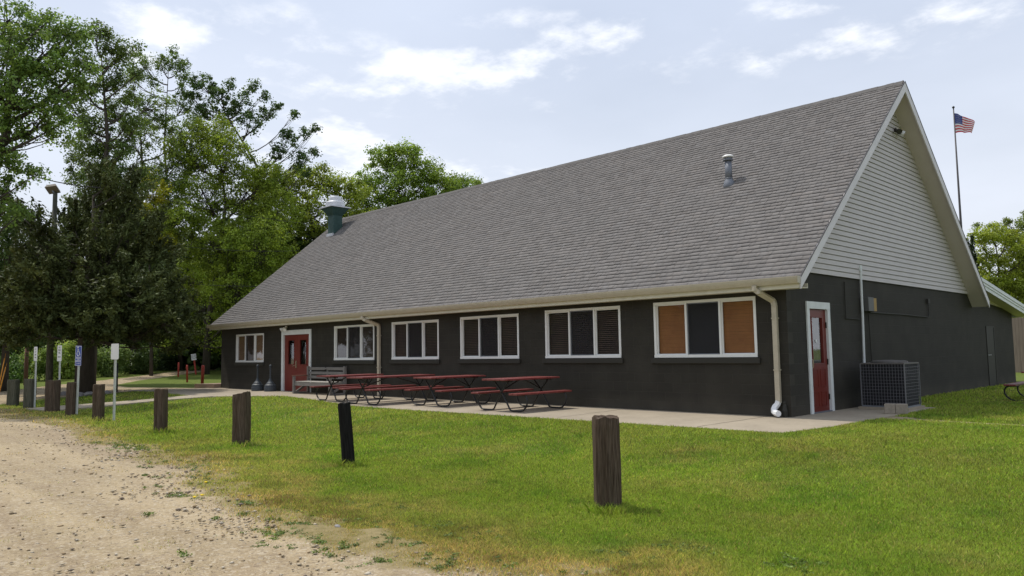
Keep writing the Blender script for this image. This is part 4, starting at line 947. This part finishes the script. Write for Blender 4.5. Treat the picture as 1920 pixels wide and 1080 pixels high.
fl = mb.build('floodlight', mat('floodlight_case', (.22, .19, .15), .6), ut, bevel=.008)
pole_thing('rusty_pole', 48, 722, 2.0, .11, mat('rust', (.11, .055, .035), .9, noise=(5, .6, (.16, .09, .06))), 'short rusty brown post among the bushes at far left', 'post')
pole_thing('dark_stake', 219, 735, 1.15, .035, Mx['black'], 'thin dark stake just right of the blank white sign', 'stake')
MG = mat('guy_guard_yellow', (.62, .30, .03), .5, .4, noise=(6, .4, (.6, .2, .03)))
for (a, b, lab) in (((-4, 727), (9, 672), 'slanted yellow guy wire guard, upper and longer of two'), ((-2, 728), (11, 688), 'slanted orange yellow guy wire guard, lower and shorter of two')):
    p = gnd(a[0]-4, a[1]+26); t_ = float((p-CP)@CF); A_ = p; B_ = at(b[0], b[1], t_); mb = MB(); d_ = Vector(B_-A_); mb.tube([(0, 0, 0), tuple(d_*.5), tuple(d_)], .021, 8)
    mb.tube([tuple(d_*.99), tuple(d_*1.12)], .006, 5); o = mb.build('guy_wire_guard', MG, None, True); o.location = tuple(A_); tag(o, lab, 'guy guard', 'guy wire guards')
# stones round the juniper
for k, (px, py, sx, lab) in enumerate(((120, 743, .28, 'grey edging stone beside the broad post left of the juniper trunk'), (148, 745, .34, 'grey edging stone close to the juniper trunk behind the blue sign'), (168, 744, .3, 'grey edging stone just right of the juniper trunk foot'), (200, 741, .26, 'small grey edging stone between the juniper trunk and the blank sign'))):
    p = gnd(px, py-2); o = rock('edging_stone', (p[0], p[1], p[2]+.05), (sx, sx*.7, .13), MST, 20+k, 2)
    tag(o, lab, 'stone', 'edging stones round the juniper trunk')
# overhead wires
MCB = mat('cable', (.05, .05, .05), .9, .05)
def wire(name, a, b, sag, label, r=.02):
    a = Vector(a); b = Vector(b); mb = MB(); n = 16; pts = []
    for k in range(n+1):
        t_ = k/n; q = a.lerp(b, t_); q.z -= sag*4*t_*(1-t_); pts.append(q-a)
    mb.tube(pts, r, 5); o = mb.build(name, MCB, None); o.location = a; tag(o, label, 'cable', 'overhead cables in the trees')
wire('overhead_cable', at(-60, 285, 26), at(190, 352, 31), .25, 'black cable crossing the sky gap above the pole lamp')
wire('overhead_cable', at(180, 342, 34), at(640, 425, 40), 0.3, 'thin cable slanting across the bright green tree crowns', .009)
wire('overhead_cable', at(350, 463, 36), at(560, 470, 42), .1, 'thin level cable in front of the bright tree, upper one', .009)
wire('overhead_cable', at(366, 533, 36), at(520, 536, 36), .05, 'thin level cable in front of the bright tree, lower one', .009)
# ------------------------------------------------------------------ flagpole, fence
fb = at(1803, 440, 48.); fpx, fpy = fb[0], fb[1]; ft = at(1784, 197, 48.)
fp = empty('flagpole', (fpx, fpy, -.1), 0, 'tall thin flagpole rising behind the right roof edge', 'flagpole')
ht = ft[2]+.1
mb = MB(); mb.tube([(0, 0, 0), (0, 0, ht*.5), (0, 0, ht)], [.09, .075, .035], 10); mb.build('pole', mat('dark_pole', (.06, .055, .055), .5), fp, True)
mb = MB(); mb.lathe([(.01, -.09), (.08, -.03), (.08, .03), (.01, .09)], (0, 0, ht+.06), 12); mb.build('finial', Mx['black'], fp, True)
def flag():
    fl_ = 2.0; fh = 1.3; nx, nz = 44, 26; V = []; Fq = []; mi = []
    R_ = Vector(CR); U_ = Vector((0, 0, 1))
    dirn = Vector((CR[0]*.93+CF[0]*.3, CR[1]*.93+CF[1]*.3, 0)).normalized(); nrm = dirn.cross(U_)
    for i in range(nx+1):
        u = i/nx
        for j in range(nz+1):
            v = j/nz
            wv = .10*math.sin(u*8+v*1.6)*u+.05*math.sin(u*15+2-v*2)*u
            drop = -.42*u*u-.10*u; sh = 1-.33*u*(1-v)*.9
            x = u*fl_*(.84 if True else 1)*(1-.22*(1-v)*u)
            z = ht-.32-(1-v)*fh*(1-.42*u)+drop*(.9)+.02*math.sin(u*9)
            q = dirn*x+nrm*wv; V.append((q.x, q.y, z))
    for i in range(nx):
        for j in range(nz):
            a = i*(nz+1)+j; Fq.append((a, a+nz+1, a+nz+2, a+1)); s_ = int(j/nz*13)
            can = (i/nx < .42) and (j/nz >= 6/13)
            mi.append(2 if can else (0 if (s_ % 2 == 0) else 1))
    o = np_mesh('flag', np.array(V), np.array(Fq), [mat('flag_red', (.50, .03, .05), .7), mat('flag_white', (.72, .70, .70), .7), mat('flag_blue', (.035, .05, .20), .7)], None, None, np.array(mi))
    o.location = fp.location; o.data.polygons.foreach_set('use_smooth', [True]*len(o.data.polygons))
    tag(o, 'red white and blue striped national flag flying from the pole', 'flag')
    # stars as small white studs
    mb = MB()
    def P(u, v):
        i = min(int(u*nx), nx-1); j = min(int(v*nz), nz-1); return Vector(V[i*(nz+1)+j])
    for r_ in range(9):
        for c_ in range(6 if r_ % 2 == 0 else 5):
            u = .42*((c_+.5+(.5 if r_ % 2 else 0))/6.2); v = 6/13+(7/13)*((r_+.7)/9.6); q = P(u, v)
            for s_ in (-1, 1):
                star = []
                for k in range(10):
                    rr = .018 if k % 2 == 0 else .008; a = math.pi/2+k*math.pi/5; star.append(q+dirn*(rr*math.cos(a))+U_*(rr*math.sin(a))+nrm*s_*.006)
                mb.add(star, [tuple(range(10))])
    mb.build('stars', bpy.data.materials['flag_white'], o)
flag()
def fence():
    A_ = at(1885, 690, 36.); B_ = at(2200, 690, 30.); d = Vector((B_[0]-A_[0], B_[1]-A_[1], 0)); n = int(d.length/.15); d.normalize(); z0 = -.05
    zt = float(at(1910, 596, 36.)[2])
    r = empty('wooden_fence', (A_[0], A_[1], z0), math.atan2(d.y, d.x), 'tall weathered plank fence behind the right end of the building', 'fence')
    mb = MB()
    for k in range(n): mb.box(k*.15+.004, k*.15+.146, 0, .022, 0, zt-z0+random.uniform(-.02, .02))
    mb.build('planks', mat('fence_wood', (.20, .165, .135), .9, .1, noise=(4, .7, (.13, .105, .085)), streak=(3, 1, .3)), r)
    mb = MB(); mb.box(0, n*.15, .024, .064, .4, .5); mb.box(0, n*.15, .024, .064, zt-z0-.4, zt-z0-.3); mb.build('rail', MW2, r)
    for k in range(0, n, 16):
        mb = MB(); mb.box(k*.15, k*.15+.1, .065, .165, -.2, zt-z0-.1); mb.build('fence_post', MW2, r)
fence()
# ------------------------------------------------------------------ trees
MBK = mat('bark', (.065, .055, .045), .95, .1, noise=(5, .7, (.10, .09, .075)), streak=(4, 4, .4), bump=(9, .8, .03))
MLF = leaf_mat('leaves', .42); MLD = leaf_mat('needles', .12); LD = 2.7; CB = 1.95
def bez(a, b, bow, n=5):
    out = []
    for k in range(n+1):
        t_ = k/n; q = a.lerp(b, t_); q = q+bow*(4*t_*(1-t_)); out.append(q)
    return out
NL = 0
def tree(name, base, depth, lobes, label, cat, group, colr, leaf=.15, clump=.62, cov=1.0, per=None, dark=0., trunk_r=.2, flat=.75, lean=None, needles=False, dz=.8, vary=.35, twig=True, elong=1.5, jit=1.):
    """base px; lobes (px,py,rpx[,ddepth]) at the tree's own distance -> one trunk with limbs and a crown of leaves"""
    b = Vector(gnd(*base) if len(base) == 2 else base)
    if depth is None: depth = float((np.array(b)-CP)@CF)
    else:
        q = at(base[0], 640, depth); b = Vector((q[0], q[1], float(height(q[0], q[1]))))
    r_ = empty(name, tuple(b), 0, label, cat, group)
    leaf *= .74 if needles else .62; per = int((per or 26)*LD); cov *= (1.3 if needles else 1.6); colr = tuple(c_*(1.5 if needles else CB) for c_ in colr)
    wb = MB(); rr = random.Random(hash(label) % 1000 if False else sum(map(ord, label)))
    Ls = []
    for L_ in lobes:
        dd = L_[3] if len(L_) > 3 else rr.uniform(-dz, dz)*L_[2]*depth/FPX
        c = at(L_[0], L_[1], depth+dd); Ls.append((Vector(c)-b, L_[2]*depth/FPX))
    top = max(Ls, key=lambda q: q[0].z)[0]
    cen = sum((q[0] for q in Ls), Vector())/len(Ls)
    tz = top.z*.93
    tp = [Vector((cen.x*0.0, cen.y*0.0, -.2)), Vector((cen.x*.15, cen.y*.15, tz*.25)), Vector((cen.x*.55, cen.y*.55, tz*.5)), Vector((cen.x*.9+rr.uniform(-.3, .3), cen.y*.9, tz*.75)), Vector((top.x*.7+cen.x*.3, top.y*.7+cen.y*.3, tz))]
    wb.tube(tp, [trunk_r, trunk_r*.8, trunk_r*.6, trunk_r*.35, trunk_r*.1], 9)
    def on_trunk(z):
        for a_, c_ in zip(tp[:-1], tp[1:]):
            if a_.z <= z <= c_.z: return a_.lerp(c_, (z-a_.z)/(c_.z-a_.z+1e-6))
        return tp[-1]
    centres = []; rads = []
    for (c, R_) in Ls:
        s_ = on_trunk(max(tz*(.3 if needles else .12), c.z-R_*.6-(c-on_trunk(c.z)).length*.55)); br = trunk_r*(.16 if needles else .35)*min(1, R_/1.5+.3)
        path = bez(s_, c, Vector((rr.uniform(-.3, .3), rr.uniform(-.3, .3), -.12*(c-s_).length)), 5)
        wb.tube(path, [br, br*.85, br*.7, br*.55, br*.4, br*.2], 6, False)
        n = max(5, int(cov*5.5*(R_/clump)**2))
        for k in range(n):
            g = Vector((rr.gauss(0, 1), rr.gauss(0, 1), rr.gauss(0, 1))).normalized(); rad_ = R_*(rr.uniform(.25, 1)**.5)*rr.uniform(.85, 1.1)
            q = c+Vector((g.x, g.y, g.z*.92))*rad_*jit; centres.append(q); rads.append(clump*rr.uniform(.4, 1.35))
            if twig and k % 2 == 0:
                s2 = path[rr.choice([2, 3, 4, 5])]; wb.tube(bez(s2, q, Vector((0, 0, -.1*(q-s2).length)), 3), [.025, .018, .013, .006], 4, False)
    wb.build('trunk', MBK, r_, True)
    C = np.array(centres); Rr = np.array(rads); pr_ = per or 26
    V, Fq, idx = scatter_leaves(C, pr_, Rr, leaf, None, flat, elong, up=.5, spray=needles)
    cl = RNG.uniform(1-vary, 1+vary, len(C))[idx][:, None]; lf = RNG.uniform(.7, 1.35, (len(Fq), 1)); yel = RNG.uniform(0, 1, len(C))[idx][:, None]
    base_c = np.array(colr); alt = base_c*np.array([1.35, 1.12, .8])
    c = (base_c*(1-yel*.5)+alt*yel*.5)*cl*lf
    global NL; NL += len(Fq)
    np_mesh('crown', V, Fq, MLD if needles else MLF, c, r_)
    return r_
TG = 'woodland trees behind the drive'
tree('juniper_tree', (158, 737), None, [(88,425,20,-2.5),(80,470,46,-3),(100,540,50,-3.5),(80,585,36,-3.5),(40,560,46,-3),(140,588,40,-3.5),(340,600,28),(330,640,24),(250,560,56,-3),(305,605,38,-2.5),(200,600,50,-3.5),(190,385,36),(140,410,32),(225,400,36),(262,455,44),(160,470,50),(212,480,60),(105,470,38),(66,440,20),(300,540,46),(120,545,60),(200,570,70),(278,600,54),(325,580,30),(62,520,36),(30,395,12),(240,345,18),(205,345,20),(175,340,14),(255,375,14),(285,420,16),(320,480,18),(150,600,32),(235,618,30),(90,592,30),(60,580,34),(48,415,12),(10,370,10),(20,610,36,-2)],
     'huge dark juniper with a thick trunk spreading behind the parking signs', 'tree', TG, (.046, .060, .022), leaf=.085, clump=.62, cov=1.7, per=52, trunk_r=.42, flat=1.0, needles=True, vary=.4, elong=2.6, dz=1.)
tree('evergreen_tree', (10, 730), 36., [(20,470,44),(64,520,40),(0,560,62),(72,580,40),(30,612,40),(-40,500,60),(90,600,26),(-60,600,70),(10,420,28)],
     'dark spreading evergreen at the far left edge', 'tree', TG, (.045, .075, .025), leaf=.12, clump=.66, cov=1.7, per=44, trunk_r=.2, flat=.9, needles=True)
tree('deciduous_tree', (-330, 760), 27., [(15,40,58),(80,100,56),(130,62,36),(30,150,62),(125,150,44),(60,230,46),(0,290,42),(112,235,32),(165,118,24),(10,395,30),(62,330,22),(-50,90,90),(-60,250,80),(40,400,18),(100,190,26),(85,45,34),(160,60,16),(-100,400,70),(20,345,22)],
     'overhanging leafy tree reaching in from the upper left edge', 'tree', TG, (.075, .125, .032), leaf=.12, clump=.42, cov=.72, per=24, trunk_r=.38, jit=1.05)
tree('tall_tree', (172, 720), 40., [(185,285,22),(196,325,26),(182,395,34),(205,450,40),(228,330,22),(232,280,20),(238,230,16),(226,150,16),(145,215,22),(120,190,18),(175,130,16),(215,210,18),(260,230,14),(250,360,24),(140,330,20),(160,430,36),(250,430,30),(190,235,26),(203,290,32),(190,350,40),(207,160,24),(218,108,28),(185,60,22),(238,92,22),(165,175,26),(243,190,20),(215,410,44),(150,290,22),(205,60,12),(150,110,18),(255,140,14),(245,250,18),(160,240,22),(270,330,24),(150,380,30)],
     'tall ivy covered tree rising above the juniper top', 'tree', TG, (.058, .090, .026), leaf=.13, clump=.5, cov=.95, per=26, trunk_r=.26)
tree('slender_tree', (340, 700), 56., [(262,118,20),(243,140,15),(302,122,18),(335,125,20),(347,190,24),(276,196,20),(250,186,15),(303,226,22),(330,255,20),(322,92,10),(286,150,12),(345,150,14),(268,230,14),(365,230,18)],
     'slender open tree with forked bare limbs against the sky', 'tree', TG, (.062, .100, .026), leaf=.13, clump=.40, cov=.7, per=22, trunk_r=.18, jit=1.1)
tree('dark_sparse_tree', (440, 690), 55., [(375,150,18),(410,180,20),(385,208,20),(433,158,11),(452,188,18),(470,228,20),(500,212,14),(522,198,9),(540,262,18),(572,247,11),(560,300,17),(586,288,7),(520,285,16),(475,160,12),(552,212,8),(360,180,12),(430,215,18),(395,160,10),(490,180,9),(590,240,6),(575,320,9)],
     'thin dark branching tree whose twigs show against the cloud', 'tree', TG, (.040, .070, .022), leaf=.16, clump=.42, cov=.75, per=20, trunk_r=.26, jit=1.15)
tree('maple_tree', (386, 705), 52., [(400,245,38),(350,280,42),(432,290,50),(380,360,64),(462,360,56),(330,420,52),(410,460,72),(485,460,62),(352,540,64),(450,550,66),(502,325,32),(524,395,42),(520,540,46),(430,620,50),(500,610,40),(340,620,40)],
     'large bright green leafy tree left of the roof end', 'tree', TG, (.108, .152, .022), leaf=.15, clump=.62, cov=1.05, per=26, trunk_r=.28)
tree('deciduous_tree', (250, 700), 52., [(240,262,34),(292,322,36),(222,345,34),(325,340,36),(345,235,24),(300,185,20),(255,155,20),(378,262,26),(180,320,30),(150,270,28),(275,250,26),(315,400,34),(250,410,34),(200,200,22),(340,290,30)],
     'pale loose leaved tree filling the gaps between the tall trunks', 'tree', TG, (.070, .105, .03), leaf=.14, clump=.5, cov=.6, per=20, trunk_r=.2, jit=1.15)
tree('yellow_tree', (285, 705), 50., [(272,335,22),(287,388,32),(268,430,28),(297,350,16),(300,450,30),(250,380,20)],
     'small yellow leaved tree showing between the juniper and the bright tree', 'tree', TG, (.20, .21, .022), leaf=.15, clump=.5, cov=1., per=24, trunk_r=.12)
tree('oak_tree', (590, 690), 58., [(560,345,34),(608,332,32),(642,352,30),(668,360,26),(530,345,34),(500,350,34),(560,320,18),(590,400,46),(560,440,46),(545,500,46),(618,455,42),(655,400,26),(560,560,50),(540,400,40),(590,320,14),(690,430,40),(640,450,40)],
     'yellow green tree just behind the kitchen exhaust', 'tree', TG, (.125, .165, .026), leaf=.17, clump=.7, cov=1.05, per=26, trunk_r=.25)
tree('oak_tree', (740, 690), 64., [(715,298,30),(760,298,36),(802,322,30),(698,345,36),(760,355,48),(822,352,34),(676,388,32),(842,345,20),(742,400,46),(822,392,30),(690,420,40),(780,410,46),(735,278,14),(775,282,14)],
     'rounded green tree standing highest behind the roof ridge', 'tree', TG, (.095, .145, .024), leaf=.18, clump=.7, cov=1.1, per=26, trunk_r=.28)
tree('oak_tree', (870, 690), 68., [(866,342,20),(886,348,15),(850,368,24),(898,356,9),(870,375,28),(835,385,24)],
     'small light green treetop at the right end behind the ridge', 'tree', TG, (.10, .150, .028), leaf=.18, clump=.6, cov=1.1, per=26, trunk_r=.2)
RG = 'trees beyond the right end of the building'
tree('oak_tree', (1870, 660), 60., [(1835,448,20),(1862,438,22),(1888,450,24),(1850,490,28),(1902,495,34),(1838,528,26),(1880,540,36),(1925,470,26),(1920,545,40),(1850,560,40),(1960,500,50),(1815,500,16),(1900,590,40)],
     'yellow green tree beyond the lean-to roof', 'tree', RG, (.130, .165, .022), leaf=.17, clump=.6, cov=1.15, per=24, trunk_r=.25)
tree('oak_tree', (1935, 660), 78., [(1900,425,20),(1918,412,16),(1885,415,10),(1935,440,30),(1860,425,10),(1830,425,8),(1950,400,26),(1905,455,20),(1875,435,10)],
     'airy pale treetop farther back at the right edge', 'tree', RG, (.085, .115, .035), leaf=.18, clump=.55, cov=.6, per=20, trunk_r=.25)
tree('dark_conifer', (1818, 660), 46., [(1817,462,8),(1819,482,11),(1822,510,14),(1826,540,18)],
     'dark evergreen sliver against the right roof edge', 'tree', RG, (.03, .045, .02), leaf=.12, clump=.35, cov=1.2, per=30, trunk_r=.14, needles=True)
# bushes at the wood edge
BG = 'bushes at the edge of the wood'
bushes = [((75,712),46.,[(80,685,26),(55,675,22),(98,672,22)],'pale green bush between the two left white signs',(.09,.135,.035)),
 ((130,715),48.,[(125,678,28),(142,695,24),(112,700,22),(130,655,16)],'brightest bush between the second white sign and the blue sign',(.155,.21,.05)),
 ((195,708),50.,[(190,672,22),(205,690,20),(224,664,18)],'bush right of the juniper trunk with pale leaves',(.095,.14,.05)),
 ((20,722),44.,[(10,690,26),(35,700,20),(-20,700,26)],'low dark bush at the far left beside the guy guards',(.045,.085,.022)),
 ((255,705),52.,[(245,680,22),(270,672,26),(262,694,14)],'dark green bush behind the blank white sign',(.040,.066,.022)),  # from here down, the canopy's shade is put into the dark leaf colour
 ((305,702),56.,[(300,670,28),(325,660,26),(318,688,16)],'dark bush behind the farthest red post',(.026,.045,.017)),
 ((395,697),60.,[(365,655,28),(395,640,34),(420,665,28),(372,682,14),(405,682,14)],'very dark bush by the far corner of the building',(.020,.034,.014))]
for b_, d_, l_, lab, c_ in bushes:
    tree('bush', b_, d_, l_, lab, 'bush', BG, c_, leaf=.13, clump=.45, cov=1.3, per=30, trunk_r=.05, flat=.9, twig=False)
# far wood behind everything, one leafy mass
def wood():
    C = []
    for k in range(6500):
        px = random.uniform(-500, 700); d_ = random.uniform(56, 80); py = random.uniform(0, 1)
        g = at(px, 640, d_); hgt = (7.5+2.2*math.sin(px*.02)+1.5*math.sin(px*.057+1)) if px < 200 else (11.5+1.2*math.sin(px*.03)+.8*math.sin(px*.11) if px < 640 else 6.0)
        C.append((g[0], g[1], py**.8*hgt))
    for k in range(700):
        px = random.uniform(1700, 2500); d_ = random.uniform(70, 95); g = at(px, 640, d_); C.append((g[0], g[1], random.random()*7.5))
    for k in range(5200):
        # wood across the lot, behind the photographer's left
        t_ = random.random(); cx_ = -75+t_*70; cy_ = -40-12*math.sin(t_*3.1)-random.random()*9
        C.append((cx_, cy_, random.random()**.85*(6.2+2.0*math.sin(cx_*.5)+1.6*math.sin(cx_*1.3)+math.sin(cx_*3))))
    for k in range(2600):
        t_ = random.random(); C.append((52+8*math.sin(t_*5)+random.random()*9, -45+t_*105, random.random()**.85*(8.5+2*math.sin(t_*40))))  # unseen wood off to the right, added to darken the side door's reflection
    C = np.array(C); V, Fq, idx = scatter_leaves(C, 34, np.full(len(C), 1.4), .3, None, .8, 1.5)
    c = np.array([.065, .105, .024])*RNG.uniform(.55, 1.45, len(C))[idx][:, None]*RNG.uniform(.7, 1.3, (len(Fq), 1))
    tag(np_mesh('woodland', V, Fq, MLF, c), 'dense dark wood closing the background at left', 'woodland', kind='stuff')
wood()
print('grass blades', NG, 'leaves', NL, 'objects', len(bpy.data.objects))
